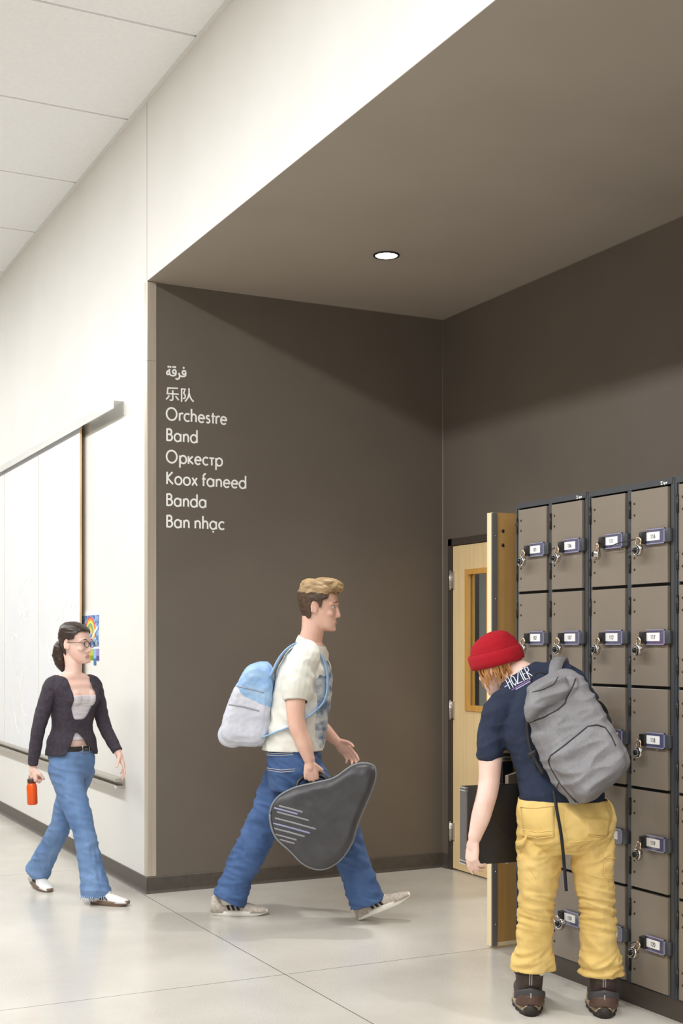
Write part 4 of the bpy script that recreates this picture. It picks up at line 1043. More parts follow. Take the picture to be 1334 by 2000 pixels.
cut(me, hair_girl); rumple(me, lambda p, n: .003*noise.noise(V((gh.loc(p)[0]*70, gh.loc(p)[1]*16, gh.loc(p)[2]*110))))
put(me, 'hair', M_ghair, girl, .005)
M_specs = mat('dark_spectacles', (40, 34, 32), .3)
b = MB()
for e in (-1, 1):
    c = gh.at(e*.031, .101, -.004); b.tube([c + gh.r*(.024*math.cos(a)) + gh.u*(.019*math.sin(a)) for a in [2*PI*i/20 for i in range(21)]], .0019, 6)
    b.tube([gh.at(e*.056, .098, .002), gh.at(e*.076, .07, .004), gh.at(e*.080, 0, .004), gh.at(e*.080, -.02, -.008)], .0019, 6)
b.tube([gh.at(-.008, .103, 0), gh.at(0, .106, .002), gh.at(.008, .103, 0)], .0019, 6); b.build('spectacles', M_specs, girl)
def gl(c): d = V(c) - G(142, 1400); return d.dot(gR), d.dot(gF)
# white top under the cardigan
b = MB(); sect(b, grow[1:8], .004)
for e in (-1, 1): b.ell(grow[5][0] + gR*(e*.058) + gF*.072, (gR, gF, UP), (.057, .050, .054))
me = fuse(b, .005, 3); zt, zb = G(142, 1357).z, G(142, 1444).z; cut(me, lambda c: c.z > zt or c.z < zb)
rumple(me, lambda p, n: .002*noise.noise(V((p.x*12, p.y*12, p.z*90)))); put(me, 'camisole', mat('white_ribbed_cotton', (234, 230, 234), .85, c2=(214, 208, 216), scale=70, stretch=(.1, .1, 1.2)), girl, .002)
# cardigan
M_card = mat('aubergine_knit', (66, 58, 68), .9, c2=(54, 47, 57), scale=60, stretch=(1, 1, 1), bump=.3, bscale=240)
b = MB(); sect(b, [(G(140, 1484), .150, .112, gR, gF), (G(140, 1468), .147, .109, gR, gF), (G(140, 1450), .140, .104, gR, gF)] + [(c, w, d, a, e) for c, w, d, a, e in grow[3:8]] + [(G(142, 1318), .085, .058, gR, gF)], .013)
for e in (-1, 1): b.ell(grow[5][0] + gR*(e*.058) + gF*.070, (gR, gF, UP), (.066, .058, .064))
limb(b, [G(112, 1334, -.06)] + gaR, [.052, .052, .046, .041, .037, .032]); limb(b, [G(172, 1333, .07)] + gaL, [.052, .052, .046, .041, .037, .032])
me = fuse(b, .006, 3)
cutp(me, [(G(140, 1473), -UP, .22), (gaR[4], gaR[4] - gaR[3], .075), (gaL[4], gaL[4] - gaL[3], .075), (G(142, 1324), UP*.8 + gF*.6, .105)])
def opening(c):
    x, f = gl(c)
    if f < .02: return False
    y = (G(0, 1320).z - c.z)/(G(0, 1320).z - G(0, 1470).z)          # 0 at the neck, 1 at the hem
    lo, hi = (-.085, .072) if y < .38 else ((-.085 + (y - .38)*.34, .072 - (y - .38)*.14) if y < .56 else (.01 - (y - .74)*.36, .045 + (y - .74)*.22))
    if .56 <= y < .72: return False
    return lo < -x*-1 < hi if False else lo < x - .015 < hi
cut(me, opening); rumple(me, lambda p, n: .003*fold(p, 10, 30) + .002*noise.noise(p*45))
put(me, 'cardigan', M_card, girl, .004)
# flared jeans and belt
M_gjean = denim('light_blue_denim', (84, 116, 162), (116, 146, 188))
b = MB(); sect(b, [(G(140, 1520), .10, .09, gR, gF), (G(140, 1500), .135, .104, gR, gF), (G(140, 1475), .140, .103, gR, gF), (G(140, 1454), .130, .094, gR, gF)], .004)
gmR = gkR*.5 + gaKR*.5; gmL = gkL*.5 + gaKL*.5; gheR, gheL = gaKR - UP*.022, gaKL + UP*.012
limb(b, [ghR, ghR*.5 + gkR*.5, gkR, gmR, gheR], [.098, .084, .066, .066, .090]); limb(b, [ghL, ghL*.5 + gkL*.5, gkL, gmL, gheL], [.098, .084, .066, .064, .080])
me = fuse(b, .006, 4); cutp(me, [(gheR, V((0, 0, -1)), .16), (gheL, gheL - gkL, .16), (G(140, 1463), UP, .3)])
rumple(me, lambda p, n: .006*fold(p, 7, 9, 1) + .006*(1 - 2*abs(noise.noise(V((p.x*9, p.y*9, p.z*24 + p.x*7))))) - .003 + (.006*noise.noise(V((p.x*45, p.y*45, p.z*5))) if p.z < .35 else 0))
gj = put(me, 'jeans', M_gjean, girl, .004); bv = tree(me, wloc(gj))
b = MB(); stitch(b, bv, [(172, 1650), (180, 1700), (188, 1748)], .0012, .0003); b.build('seam', mat('denim_stitch', (132, 158, 196), .8), gj); b = MB()
rnd = random.Random(2)
for k in range(46):
    a = 2*PI*k/46; q = gheR + RV*(.094*math.cos(a)) + DV*(.094*math.sin(a)); b.tube([q + UP*.012, q + UP*-.004 + V((rnd.uniform(-.004, .004), rnd.uniform(-.004, .004), 0)), q + UP*rnd.uniform(-.02, -.008)], .0012, 4)
b.build('frayed_hem', mat('frayed_thread', (190, 204, 224), .8), gj)
b = MB(); sect(b, [(G(140, 1466), .134, .098, gR, gF), (G(140, 1461), .134, .098, gR, gF), (G(140, 1456), .133, .097, gR, gF)], .008); me = fuse(b, .004, 1)
belt = put(me, 'belt', mat('dark_leather', (46, 42, 42), .45), girl)
b = MB(); bc = G(140, 1461) + gF*.110 + gR*-.02; b.tube([bc + gR*x + UP*z for x, z in ((-.024, -.018), (.024, -.018), (.024, .018), (-.024, .018), (-.024, -.018))], .0035, 8); b.obox(bc + gF*.001, (gR, UP, gF), (.014, .003, .003)); b.build('buckle', mat('buckle_nickel', (200, 196, 190), .25, 1.0), belt)
M_wl = mat('white_leather', (238, 237, 234), .45, c2=(226, 222, 218), scale=20); M_gum = mat('gum_sole', (120, 100, 84), .6)
trainer(girl, GFR, .25, [M_wl, M_gum, M_shoestr, M_lace], True, .092, .043); trainer(girl, GFL, .25, [M_wl, M_gum, M_shoestr, M_lace], True, .092, .043)
# bottle in her hand
bt = thing('water_bottle', G(63.5, 1571, -.13), 'orange water bottle with dark lid held in the girl\'s hand', 'bottle')
b0 = G(63.5, 1572, -.13); ax = (UP*.99 + RV*-.04).normalized(); M_or = mat('orange_enamel', (232, 92, 16), .3, c2=(222, 80, 12), scale=8)
b = MB(); b.lathe(b0, ax, [(0, .018), (.003, .027), (.010, .030), (.108, .030), (.122, .026), (.128, .022)], 28); b.build('bottle_body', M_or, bt)
b = MB(); b.lathe(b0 + ax*.128, ax, [(0, .0235), (.004, .0245), (.022, .0245), (.025, .022), (.026, .004)], 24); b.build('lid', mat('dark_brown_lid', (70, 46, 34), .4), bt)
b = MB(); b.tube([b0 + ax*.148 + gF*-.02, b0 + ax*.168 + gF*-.018, b0 + ax*.176, b0 + ax*.168 + gF*.018, b0 + ax*.148 + gF*.02], .005, 8, 0, True); b.build('carry_loop', mat('dark_brown_lid', (70, 46, 34), .4), bt)

# ---------------------------------------------------------------- student in the red beanie, bending to the lockers
def K(px, py, dd=0.0): return P(px, py, 5.15 + dd)
kh = Head(K(972, 1297, .33), RV*-.62 + DV*.66 - UP*.30, UP*.93 - RV*.34 + DV*.06, 1.0)
la, da = (RV*.97 + UP*.08), (DV*.98 - UP*.05)
lb, db = (RV*.90 + UP*.40), (DV*.82 - UP*.42)
krow = [(K(1108, 1640, .02), .10, .085, RV, DV), (K(1106, 1600, .02), .160, .108, RV, DV), (K(1096, 1552, .05), .150, .108, RV, DV), (K(1084, 1490, .09), .142, .108, la, da), (K(1062, 1425, .14), .172, .118, (la + lb*.6).normalized(), (da + db*.6).normalized()), (K(1052, 1375, .19), .182, .112, lb, db), (K(1042, 1338, .23), .160, .088, lb, db), (K(1022, 1316, .27), .085, .066, lb, db)]
b = MB(); kh.flesh(b); sect(b, krow)
limb(b, [K(1035, 1332, .24), K(1008, 1312, .29), kh.at(0, -.03, -.055)], [.072, .058, .056])
kaL = [K(978, 1392, .16), K(960, 1450, .15), K(955, 1530, .10), K(942, 1585, .06), K(927, 1636, .045)]
kaR = [K(1110, 1336, .20), K(1134, 1362, .23), K(1162, 1394, .26), K(1164, 1444, .27), K(1150, 1492, .31)]
limb(b, kaL, [.058, .052, .044, .041, .028]); limb(b, kaR, [.058, .050, .043, .040, .028])
hand(b, K(926, 1640, .045), -UP*.97 - RV*.12, RV*.75 + DV*.5, DV*.6 - RV*.5, (.30, .55, .60, .62), .94, .2, .02, .027)
hand(b, K(1149, 1495, .315), DV*.15 - RV*.45 - UP*.8, -UP, RV*-1, (.3, .4, .45, .5), .94, .3, .03, .025)
khL, kkL, kaKL = K(1055, 1605, .02), K(1047, 1765, .04), K(1040, 1905, .068)
khR, kkR, kaKR = K(1152, 1605, .02), K(1166, 1765, .03), K(1175, 1910, .05)
limb(b, [khL, kkL, kaKL], [.074, .048, .035]); limb(b, [khR, kkR, kaKR], [.074, .048, .035])
BFL = Frame(on_floor(1037, 1985), DV + RV*.06); BFR = Frame(on_floor(1181, 1989), DV + RV*.12)
for F in (BFL, BFR): b.tube([F(.06, 0, .04), F(.13, 0, .045), F(.2, 0, .04)], [.024, .026, .02], 12, 0, True)
limb(b, [kaKL, BFL(.062, 0, .14), BFL(.065, 0, .06)], [.040, .036, .030]); limb(b, [kaKR, BFR(.062, 0, .14), BFR(.065, 0, .06)], [.040, .036, .030])
kid = figure(b, on_floor(1105, 1975), .005, [M_skin2, M_lip, M_sock], 'person in red beanie and yellow trousers bending towards the lockers, seen from behind', kh)
M_ging = mat('ginger_hair', (206, 150, 92), .5, c2=(166, 108, 58), scale=40, stretch=(1, 1, .4))
kh.details(kid, (70, 90, 110), M_ging)
b = MB(); kh.shell(b, .011, -.07, .2); me = fuse(b, .005, 2)
def hair_kid(c):
    r, f, u = kh.loc(c); return u > .06 or u < (.03 if f > .062 else (-.035 if f > .025 else (.0 if f > -.03 else -.068))) + .006*noise.noise(c*80)
cut(me, hair_kid); rumple(me, lambda p, n: .004*noise.noise(V((kh.loc(p)[0]*90, kh.loc(p)[1]*90, kh.loc(p)[2]*14)))); hair = put(me, 'hair', M_ging, kid, .004)
b = MB(); rnd = random.Random(4)
for k in range(70):
    e = rnd.choice((-1, 1)); a = rnd.uniform(-.2, 1.0); f0 = -.085 + .15*max(0, a); r0 = e*(.082*math.sqrt(max(.05, 1 - ((f0 + .0)/.10)**2)) + .004); ln = rnd.uniform(.05, .085)
    p = kh.at(r0, f0, .02); q = kh.at(r0*1.03, f0 + rnd.uniform(-.012, .014), -.01); s_ = kh.at(r0*.98, f0 + rnd.uniform(-.01, .03), -.01 - ln)
    b.tube([p, q, s_], [.004, .0042, .0015], 5, 0, True)
b.build('loose_hair', M_ging, hair)
# beanie
M_wool = mat('red_wool', (172, 8, 30), .95, c2=(164, 6, 28), scale=90, bump=.35, bscale=260, stretch=(1, 1, 1))
b = MB(); kh.shell(b, .016); b.ell(kh.at(0, -.015, .095), (kh.r, kh.f, kh.u), (.074, .088, .044)); me = fuse(b, .005, 4)
cut(me, lambda c: kh.loc(c)[2] < .035)
def rib(p, n):
    r, f, u = kh.loc(p); return .0012*math.sin(math.atan2(f, r)*52) + .004*noise.noise(p*12)
rumple(me, rib); bn = put(me, 'beanie', M_wool, kid, .004)
b = MB(); rings = []
for off, du in ((.016, .0), (.019, -.006), (.024, -.003), (.027, .018), (.026, .040), (.023, .055), (.018, .058), (.013, .050), (.013, .01)):
    ring = []
    for j in range(104):
        q = 2*PI*j/104; cs, sn = math.cos(q), math.sin(q); m = (abs(cs)**2.25 + abs(sn)**2.25)**(-1/2.25); o_ = off + (.0012 if j % 2 else -.0004)
        ring.append(kh.at((.0745 + o_)*cs*m, -.004 + (.093 + o_)*sn*m, .004 + du + .012*math.sin(q)))
    rings.append(ring)
rings.append(rings[0]); b.loft(rings, 0, True, caps=False); b.build('cuff', M_wool, bn)
# T-shirt
M_navy = mat('navy_cotton', (24, 34, 56), .85, c2=(30, 42, 66), scale=10, bump=.15, bscale=260)
b = MB(); sect(b, [(K(1096, 1604, .04), .168, .134, RV, DV), (K(1096, 1575, .04), .168, .132, RV, DV), (krow[2][0], .166, .130, RV, DV), (krow[3][0], .158, .130, la, da), (krow[4][0], .182, .132, krow[4][3], krow[4][4]), (krow[5][0], .196, .126, lb, db), (krow[6][0], .176, .100, lb, db), (krow[7][0], .092, .074, lb, db)])
limb(b, [K(1000, 1365, .19), kaL[0], K(964, 1430, .155), K(955, 1476, .14)], [.070, .070, .062, .060]); limb(b, [K(1078, 1334, .21), kaR[0], K(1130, 1358, .23), K(1146, 1377, .245)], [.074, .074, .066, .062])
me = fuse(b, .006, 4)
cutp(me, [(K(1092, 1572, .04), -UP*1.0 + RV*.10, .34), (K(1014, 1309, .285), kh.c - K(1035, 1332, .24), .1)])
capcut(me, [(K(955, 1474, .14), -UP, .075), (K(1145, 1376, .245), RV*.65 - UP*.7 + DV*.2, .085)])
rumple(me, lambda p, n: .010*fold(p, 7, 7, 6) + .008*(1 - 2*abs(noise.noise(V((p.x*13, p.y*13, p.z*5 + p.x*6))))) - .004 + .004*(1 - 2*abs(noise.noise(V((p.x*9 + 3, p.y*9, p.z*24 - p.x*10))))) + .002*noise.noise(p*40))
tee = put(me, 'shirt', M_navy, kid, .003); bvt = tree(tee.data, wloc(tee))
# lettering on the back of the shirt, along the shoulder seam
b = MB(); bl = (996, 1345); ux, uy = (44, -25), (-9.5, -19)
def tx(x, y): return (bl[0] + ux[0]*x + uy[0]*y, bl[1] + ux[1]*x + uy[1]*y)
WORD = [([(.0, 0), (.01, 1.05)], 0), ([(.13, -.05), (.13, 1)], 0), ([(.0, .52), (.13, .6)], 0), ([(.25, .0), (.19, .3), (.2, .75), (.27, .98), (.34, .7), (.34, .25), (.25, 0)], 0), ([(.40, .98), (.585, 1.0), (.345, .03), (.55, 0)], 0), ([(.63, -.05), (.63, 1.05)], 0), ([(.70, 1.0), (.70, 0), (.81, -.02)], 0), ([(.70, 1.0), (.80, 1.0)], 0), ([(.70, .52), (.78, .52)], 0), ([(.86, -.1), (.85, 1.02), (.97, .95), (.97, .62), (.87, .5)], 0), ([(.87, .5), (1.02, -.1)], 0)]
for st, mi in WORD: stitch(b, bvt, [tx(*p) for p in st], .0021, .0004, 0, 1.5)
for x0, x1, y, mi in ((.04, .26, -.22, 1), (.28, .62, -.2, 1), (.64, 1.0, -.2, 1), (.2, .5, -.36, 2), (.52, .82, -.36, 2), (-.14, -.04, .35, 2)):
    stitch(b, bvt, [tx(x0, y), tx(x1, y)], .0028, .0010, mi, 1.5)
b.build('shirt_lettering', [mat('white_ink', (232, 232, 240), .7), mat('violet_ink', (150, 110, 168), .7), mat('pale_ink', (190, 186, 214), .7)], tee)
# yellow work trousers
M_duck = mat('yellow_canvas', (218, 184, 108), .85, c2=(228, 196, 124), scale=7, bump=.2, bscale=300)
b = MB(); sect(b, [(K(1107, 1664, .02), .10, .09, RV, DV), (K(1107, 1628, .02), .185, .138, RV, DV), (K(1106, 1590, .02), .196, .14, RV, DV), (K(1098, 1555, .04), .18, .130, RV, DV)])
kmL = kkL*.5 + kaKL*.5; kmR = kkR*.5 + kaKR*.5; eL = K(1040, 1892, .066); eR = K(1174, 1903, .05)
limb(b, [khL, K(1053, 1660, .03), K(1050, 1720, .03), kkL, kmL, K(1042, 1876, .062), eL - UP*.01], [.092, .090, .082, .072, .073, .080, .084])
limb(b, [khR, K(1156, 1660, .02), K(1162, 1720, .02), kkR, kmR, K(1173, 1882, .046), eR - UP*.01], [.094, .090, .080, .072, .074, .083, .088])
me = fuse(b, .006, 3)
cutp(me, [(eL, -UP*1.0, .14), (eR, -UP*1.0, .14), (K(1098, 1560, .04), UP, .3)])
def pf(p, n):
    z = p.z; kn = math.exp(-((z - .43)/.085)**2); an = math.exp(-((z - .20)/.06)**2); th = math.exp(-((z - .68)/.1)**2)
    s = noise.noise(V((p.x*6, p.y*6, z*46 + p.x*9))); s2 = noise.noise(V((p.x*9 + 4, p.y*9, z*30 - p.x*14)))
    rd = 1 - 2*abs(s)
    return .006*fold(p, 7, 8, 8) + kn*(.012*rd - .005) + an*(.015*(1 - 2*abs(s2)) - .004) + .010*th*(1 - 2*abs(s2)) - .005*th + .003*noise.noise(p*30) + .006*(1 - 2*abs(noise.noise(V((p.x*11, p.y*11, z*13 + p.x*8))))) - .003
rumple(me, pf); tr = put(me, 'trousers', M_duck, kid, .005); bvp = tree(tr.data, wloc(tr))
M_duck2 = mat('yellow_stitch', (226, 194, 122), .8)
b = MB(); patchwork(b, bvp, [(1018, 1577), (1082, 1575), (1083, 1634), (1024, 1636)], 10, 10, .004); o = b.build('back_pocket', M_duck, tr)
b2 = MB(); stitch(b2, bvp, [(1018, 1577), (1050, 1578), (1082, 1575)], .0018, .005); stitch(b2, bvp, [(1022, 1620), (1050, 1626), (1082, 1622)], .0016, .005); stitch(b2, bvp, [(1022, 1630), (1050, 1636), (1082, 1632)], .0016, .005); b2.build('stitching', M_duck2, o)
b = MB(); patchwork(b, bvp, [(1142, 1598), (1192, 1600), (1186, 1634), (1148, 1630)], 8, 8, .004); o = b.build('back_pocket', M_duck, tr)
b2 = MB(); stitch(b2, bvp, [(1142, 1598), (1166, 1600), (1192, 1600)], .0018, .005); stitch(b2, bvp, [(1148, 1630), (1168, 1634), (1186, 1634)], .0018, .005); b2.build('stitching', M_duck2, o)
b = MB(); patchwork(b, bvp, [(1178, 1664), (1203, 1668), (1204, 1714), (1180, 1714)], 8, 10, .004); o = b.build('leg_pocket', M_duck, tr)
b2 = MB(); stitch(b2, bvp, [(1178, 1664), (1180, 1714), (1203, 1715)], .0018, .005); stitch(b2, bvp, [(1178, 1674), (1203, 1677)], .0018, .005); b2.build('stitching', M_duck2, o)
for pts in ([(1098, 1590), (1102, 1620), (1108, 1640)], [(1014, 1660), (1030, 1690), (1046, 1716)], [(1112, 1646), (1140, 1642), (1170, 1640)], [(1128, 1700), (1150, 1708), (1178, 1716)]):
    b = MB(); stitch(b, bvp, pts, .0018, .0005); b.build('seam', M_duck2, tr)
b = MB(); p0 = drape(bvp, 1030, 1634, .003)[0]; q0 = K(1007, 1650, .0)
p, _ = cr([p0, p0*.5 + q0*.5 + V((0, 0, -.006)) - DV*.02, q0, drape(bvp, 1016, 1662, .0)[0]], [0]*4, 5)
rings = [[x + UP*.014 + DV*.003, x - UP*.014 + DV*.003, x - UP*.014 - DV*.003, x + UP*.014 - DV*.003] for x in p]; b.loft(rings, 0, True); b.build('hammer_loop', M_duck, tr)
# hiking boots
M_bl = mat('boot_brown_leather', (74, 58, 52), .6, c2=(60, 46, 42), scale=30, bump=.2, bscale=160); M_bg = mat('boot_grey_rubber', (66, 64, 66), .6); M_mid = mat('boot_beige_midsole', (172, 152, 124), .6); M_out = mat('boot_dark_outsole', (48, 40, 37), .7); M_web = mat('grey_webbing', (168, 162, 156), .7); M_bheel = mat('boot_heel_brown', (86, 62, 52), .45)
def boot(F, shaft_to):
    F.x = F.x*1.13; F.y = F.y*1.17; F.z = F.z*1.08      # a sturdy pair
    b = MB(); top = shaft_to
    b.tube([F(.07, 0, .045), F(.066, 0, .09), F(.062, 0, .13), F(.06, 0, .165), F(.058, 0, .192)], [.050, .053, .056, .059, .060], 24, 0, True)
    b.ell(F(.062, 0, .148), (F.x, F.y, F.z), (.066, .064, .018)); b.ell(F(.062, 0, .178), (F.x, F.y, F.z), (.067, .065, .020))
    b.tube([F(.055, 0, .052), F(.12, 0, .062), F(.2, 0, .052), F(.262, 0, .044)], [.050, .056, .054, .037], 20, 0, True)
    me = fuse(b, .0045, 3); cutp(me, [(F(.06, 0, .196), F.z, .1)]); rumple(me, lambda p, n: .0016*noise.noise(p*50))
    s = put(me, 'boot', M_bl, kid, .006)
    def outline(u): # sole outline at fraction u of its length
        return .040 + .012*math.sin(PI*min(1, u*1.05)**1.4)
    def slab(z0, z1, grow, notch, mi_name, m, xa=0.0, xb=1.0):
        b = MB(); rings = []
        for z, g in ((z0, grow - .003), (z0 + .003, grow), (z1 - .002, grow - .001), (z1, grow - .004)):
            ring = []
            for j in range(64):
                a = 2*PI*j/64; cx = .5 + .5*math.cos(a)
                wv = outline(cx)*abs(math.sin(a))**.6 + g
                nt = (-.0035 if (j // 2) % 2 and notch else 0)
                L = .292 + 2*g; hz = .010*max(0, (cx - .78)/.22) + (.006*max(0, (.10 - cx)/.10) if z0 < .01 else 0)
                ring.append(F(-.006 - g + cx*L + (nt*math.cos(a)), math.copysign(max(.002, wv + nt*abs(math.sin(a))), math.sin(a)), z + hz))
            rings.append(ring)
        b.loft(rings, 0, True); b.build(mi_name, m, s)
    slab(.0, .016, .003, True, 'outsole', M_out); slab(.014, .040, .001, False, 'midsole', M_mid)
    b = MB()                                                   # dark tongue of the outsole rising up the heel
    g = []
    for i in range(9):
        t = -1 + 2*i/8; w_ = .030*t; hh = .012 + .030*(1 - t*t)**.6
        xb = -.011 + .028*(abs(t)**2.6)
        g.append((F(xb, w_, .004), F(xb - .001, w_, hh), F(xb + .012, w_, hh), F(xb + .012, w_, .004)))
    b.loft([list(r) for r in g], 0, True); b.build('heel_guard', M_out, s)
    b = MB(); rings = []                                        # leather heel counter and the grey collar above it
    for z, r, sp in ((.034, .050, 1.25), (.048, .0515, 1.2), (.062, .052, 1.0), (.072, .0515, .7), (.077, .049, .45)):
        rings.append([F(.060 - (r + (.010 if z < .06 else .004))*math.cos(sp*(-1 + 2*i/14)), r*math.sin(sp*(-1 + 2*i/14)), z) for i in range(15)])
    b.loft(rings, 0, True, caps=False, closed=False); o = b.build('heel_counter', M_bheel, s); sm = o.modifiers.new('th', 'SOLIDIFY'); sm.thickness = .006; sm.offset = 0
    b = MB(); rings = []
    for z, r, sp in ((.052, .0525, 1.5), (.070, .0535, 1.45), (.082, .0535, 1.2), (.092, .0535, .8)):
        rings.append([F(.061 - (r + .0025)*math.cos(sp*(-1 + 2*i/14)), r*math.sin(sp*(-1 + 2*i/14)), z + .012*(1 - abs(-1 + 2*i/14))) for i in range(15)])
    b.loft(rings, 0, True, caps=False, closed=False); o = b.build('heel_band', M_bg, s); sm = o.modifiers.new('th', 'SOLIDIFY'); sm.thickness = .005; sm.offset = 0
    bv = BVHTree.FromPolygons(b_world(s), [list(p.vertices) for p in s.data.polygons])
    b = MB()
    for dy in (-.0035, .0035):
        pts = []
        for i in range(12):
            z = .112 + .080*i/11; h = bv.ray_cast(F(-.2, dy, z), F.x.normalized())
            if h[0] is not None: pts.append(h[0] - F.x*.001)
        if len(pts) > 2: b.tube(pts, .0026, 6, 0, True)
    b.tube([F(-.002, 0, .070), F(-.003, 0, .077), F(-.002, 0, .084)], .003, 6, 0, True)
    b.build('pull_tab', M_web, s)
    b = MB()
    for i in range(6): 
        x, z = .15 - .014*i, .088 + .018*i; b.tube([F(x, -.03, z - .012), F(x + .012, -.01, z + .002), F(x + .012, .01, z + .002), F(x, .03, z - .012)], .0026, 6, 0, True)
    b.build('laces', M_black, s)
    return s
boot(BFL, None); boot(BFR, None)
b = MB(); b.tube([BFL(.052, -.02, .17), BFL(.055, -.02, .215)], [.05, .047], 16, 0, True) ; b.build('sock', mat('white_sock', (232, 230, 228), .9), kid)

# grey backpack slung over the right shoulder
M_grey = mat('grey_heather_nylon', (132, 130, 133), .6, c2=(120, 118, 121), scale=170, bump=.12, bscale=500); M_grey2 = mat('grey_heather_dark', (104, 102, 105), .6, c2=(90, 88, 91), scale=120); M_strapk = mat('black_webbing', (26, 26, 29), .7)
def KD(px, py, lift=0.0):                                 # back plane of the pack: leans out from the shoulder towards its foot
    t = (py - 1320)/260.0; return K(px, py, .075 - .215*t - lift)
kb = thing('backpack', KD(1130, 1580), 'grey heather backpack hanging off the shoulder of the person in the red beanie', 'backpack')
ring = smooth_ring([KD(x, y) for x, y in ((1024, 1372), (1034, 1348), (1060, 1330), (1096, 1318), (1122, 1326), (1140, 1352), (1162, 1392), (1188, 1436), (1208, 1474), (1223, 1502), (1210, 1522), (1178, 1550), (1150, 1574), (1130, 1580), (1106, 1572), (1082, 1540), (1056, 1490), (1034, 1430))], 4)
nb = (KD(1090, 1560) - KD(1090, 1360)).normalized().cross(RV).normalized()
if nb.dot(DV) > 0: nb = -nb
KP = [(0, .90), (.06, .965), (.2, 1.0), (.45, 1.0), (.66, .975), (.82, .91), (.93, .80), (1.0, .62)]
b = MB(); pillow(b, ring, nb, .15, KP)
lid = smooth_ring([KD(x, y, .10) for x, y in ((1024, 1374), (1042, 1348), (1080, 1328), (1104, 1336), (1110, 1356), (1101, 1374), (1072, 1388), (1030, 1412))], 4); pillow(b, lid, nb, .095, [(0, .9), (.2, 1.0), (.5, 1.0), (.75, .92), (.92, .78), (1, .55)])
ear_ = smooth_ring([KD(x, y, .10) for x, y in ((1104, 1326), (1122, 1326), (1130, 1344), (1120, 1366), (1106, 1382), (1099, 1368), (1108, 1346))], 4); pillow(b, ear_, nb, .065, [(0, .9), (.3, 1), (.7, .9), (1, .55)])
pk = smooth_ring([KD(x, y, .09) for x, y in ((1072, 1484), (1090, 1464), (1120, 1440), (1150, 1418), (1180, 1420), (1198, 1444), (1216, 1494), (1212, 1512), (1180, 1540), (1148, 1566), (1128, 1566), (1096, 1530))], 4); pillow(b, pk, nb, .095, [(0, .93), (.2, 1.0), (.5, .99), (.75, .93), (.92, .82), (1, .62)])
me = fuse(b, .005, 3)
cK = KD(1120, 1450)
def bagfold(p, n):
    d = p - cK; return .009*fold(p, 7, 7, 3) + .011*(1 - 2*abs(noise.noise(V((d.dot(RV)*5 + d.z*6, 2.0, d.z*17 - d.dot(RV)*8))))) - .006 + .002*noise.noise(p*35)
rumple(me, bagfold); bag = put(me, 'bag', M_grey, kb); bvb = tree(bag.data, wloc(bag))
b = MB(); stitch(b, bvb, [(1124, 1566), (1095, 1532), (1076, 1500), (1071, 1486), (1076, 1476), (1100, 1458), (1130, 1434), (1148, 1419), (1166, 1416), (1182, 1421), (1194, 1438), (1202, 1456)], .0032, .0005); stitch(b, bvb, [(1026, 1414), (1060, 1402), (1090, 1386), (1103, 1374), (1108, 1360), (1120, 1338), (1124, 1326)], .0032, .0); stitch(b, bvb, [(1084, 1548), (1092, 1528)], .0022, .001); stitch(b, bvb, [(1096, 1534), (1116, 1556), (1134, 1572)], .0018, .001); stitch(b, bvb, [(1040, 1352), (1062, 1346), (1082, 1336), (1090, 1322)], .0022, .0)
b.build('zip_piping', mat('black_piping', (38, 38, 42), .5), kb)
def belt_(pts, w, wax, name, m, th=.003):
    b = MB(); p, _ = cr(pts, [0]*len(pts), 6); rings = []
    for i, q in enumerate(p):
        t = (p[min(i+1, len(p)-1)] - p[max(i-1, 0)]).normalized(); a = V(wax); a = (a - t*a.dot(t)).normalized(); nn = t.cross(a); rings.append([q + a*w + nn*th, q - a*w + nn*th, q - a*w - nn*th, q + a*w - nn*th])
    b.loft(rings, 0, True); return b.build(name, m, kb)
belt_([KD(1088, 1338, .03), K(1084, 1318, .085), K(1086, 1300, .13), K(1092, 1288, .20), K(1098, 1290, .30), K(1110, 1330, .36), K(1150, 1400, .33)], .026, RV, 'shoulder_strap', M_grey, .006)
belt_([KD(1040, 1342, .02), KD(1038, 1326, .05), KD(1050, 1314, .05), KD(1064, 1316, .05), KD(1070, 1326, .03)], .007, DV, 'haul_loop', M_strapk)
belt_([KD(1138, 1392, .02), K(1152, 1376, .03), K(1168, 1374, .12), K(1182, 1392, .20), K(1184, 1410, .26)], .013, UP + RV*.5, 'side_strap', M_strapk, .005)
belt_([KD(1176, 1430, .03), K(1189, 1412, .06), K(1182, 1396, .17)], .012, RV, 'side_strap', M_strapk, .004)
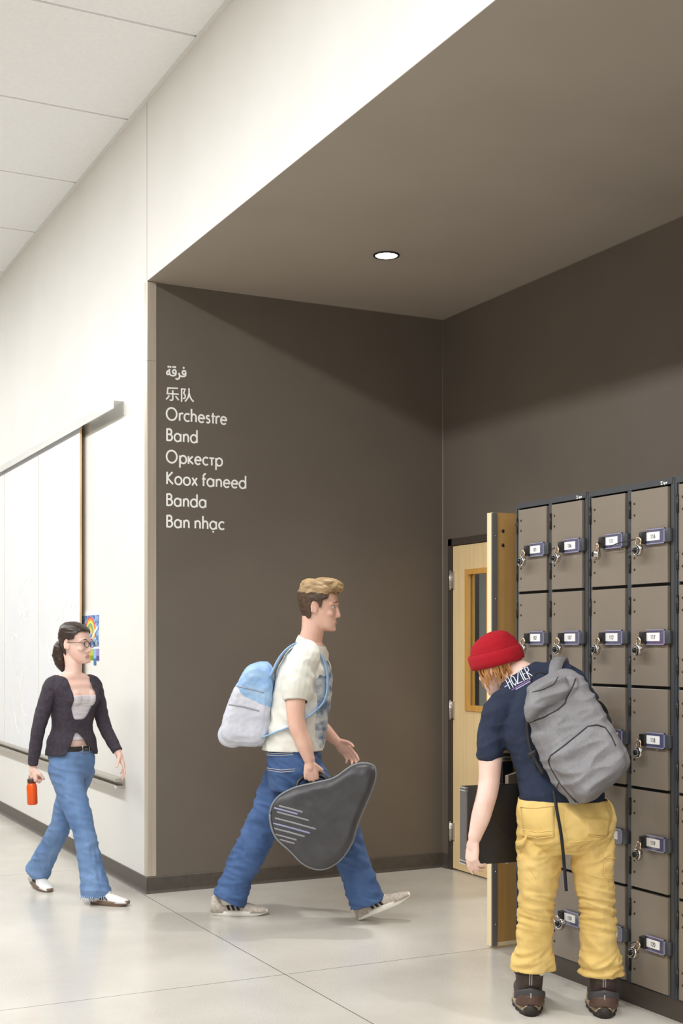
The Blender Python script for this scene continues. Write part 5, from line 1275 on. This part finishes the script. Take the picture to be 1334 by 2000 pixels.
b = MB(); c0 = K(1153, 1379, .015); b.bbox(c0, (RV*.8 - UP*.35, UP*.8 + RV*.35, DV), (.017, .013, .006), .004)
for i in range(4): b.obox(c0 + (RV*.8 - UP*.35)*(-.012 + .008*i) - DV*.006, (RV*.8 - UP*.35, UP*.8 + RV*.35, DV), (.0015, .013, .003))
b.build('buckle', M_black, kb)
b = MB(); b.bbox(K(1040, 1473, -.05), (RV*.7 + UP*.35, UP*.8 - RV*.35, DV), (.020, .012, .006), .004); b.build('buckle', M_black, kb)
belt_([KD(1030, 1400, .01), K(1032, 1440, -.03), K(1040, 1473, -.05), KD(1062, 1512, .0)], .008, RV, 'side_strap', M_strapk)
belt_([KD(1082, 1545, .0), K(1088, 1585, -.145), K(1096, 1630, -.135), K(1102, 1690, -.115), K(1106, 1740, -.105)], .006, RV, 'hanging_strap', M_strapk)
# black binder held at the lower corner
M_bind = mat('binder_black', (34, 29, 27), .5, c2=(28, 24, 22), scale=10); M_spine = mat('binder_spine_lit', (92, 88, 86), .45)  # black spine painted grey, the light on that side is in its colour
wv = (RV*.93 + DV*.36).normalized(); nv = (-DV*.93 + RV*.36).normalized()
bo = K(911, 1690, .075); hgt = (1690 - 1537)*5.22/2500
bd = thing('binder', bo, 'large black binder held low in the left hand of the person in the red beanie', 'binder')
def quad(name, x0, x1, n0, n1, m, z0=0.0, z1=None, r=.003):
    b = MB(); z1 = hgt if z1 is None else z1
    b.bbox(bo + wv*((x0 + x1)/2) + nv*((n0 + n1)/2) + UP*((z0 + z1)/2), (wv, UP, nv), ((x1 - x0)/2, (z1 - z0)/2, (n1 - n0)/2), r); return b.build(name, m, bd)
quad('front_cover', .002, .285, .0, .004, M_bind); quad('back_cover', .002, .285, -.052, -.048, M_bind); quad('spine', -.004, .003, -.052, .004, M_spine)
quad('pages', .012, .275, -.046, -.002, mat('page_edges', (206, 202, 194), .8), .006, hgt - .006)
for z in (.004, .016, hgt - .016, hgt - .004):
    b = MB(); b.obox(bo + wv*-.0005 + nv*-.024 + UP*z, (wv, nv, UP), (.006, .029, .0022)); b.build('metal_edge', M_chrome, bd)
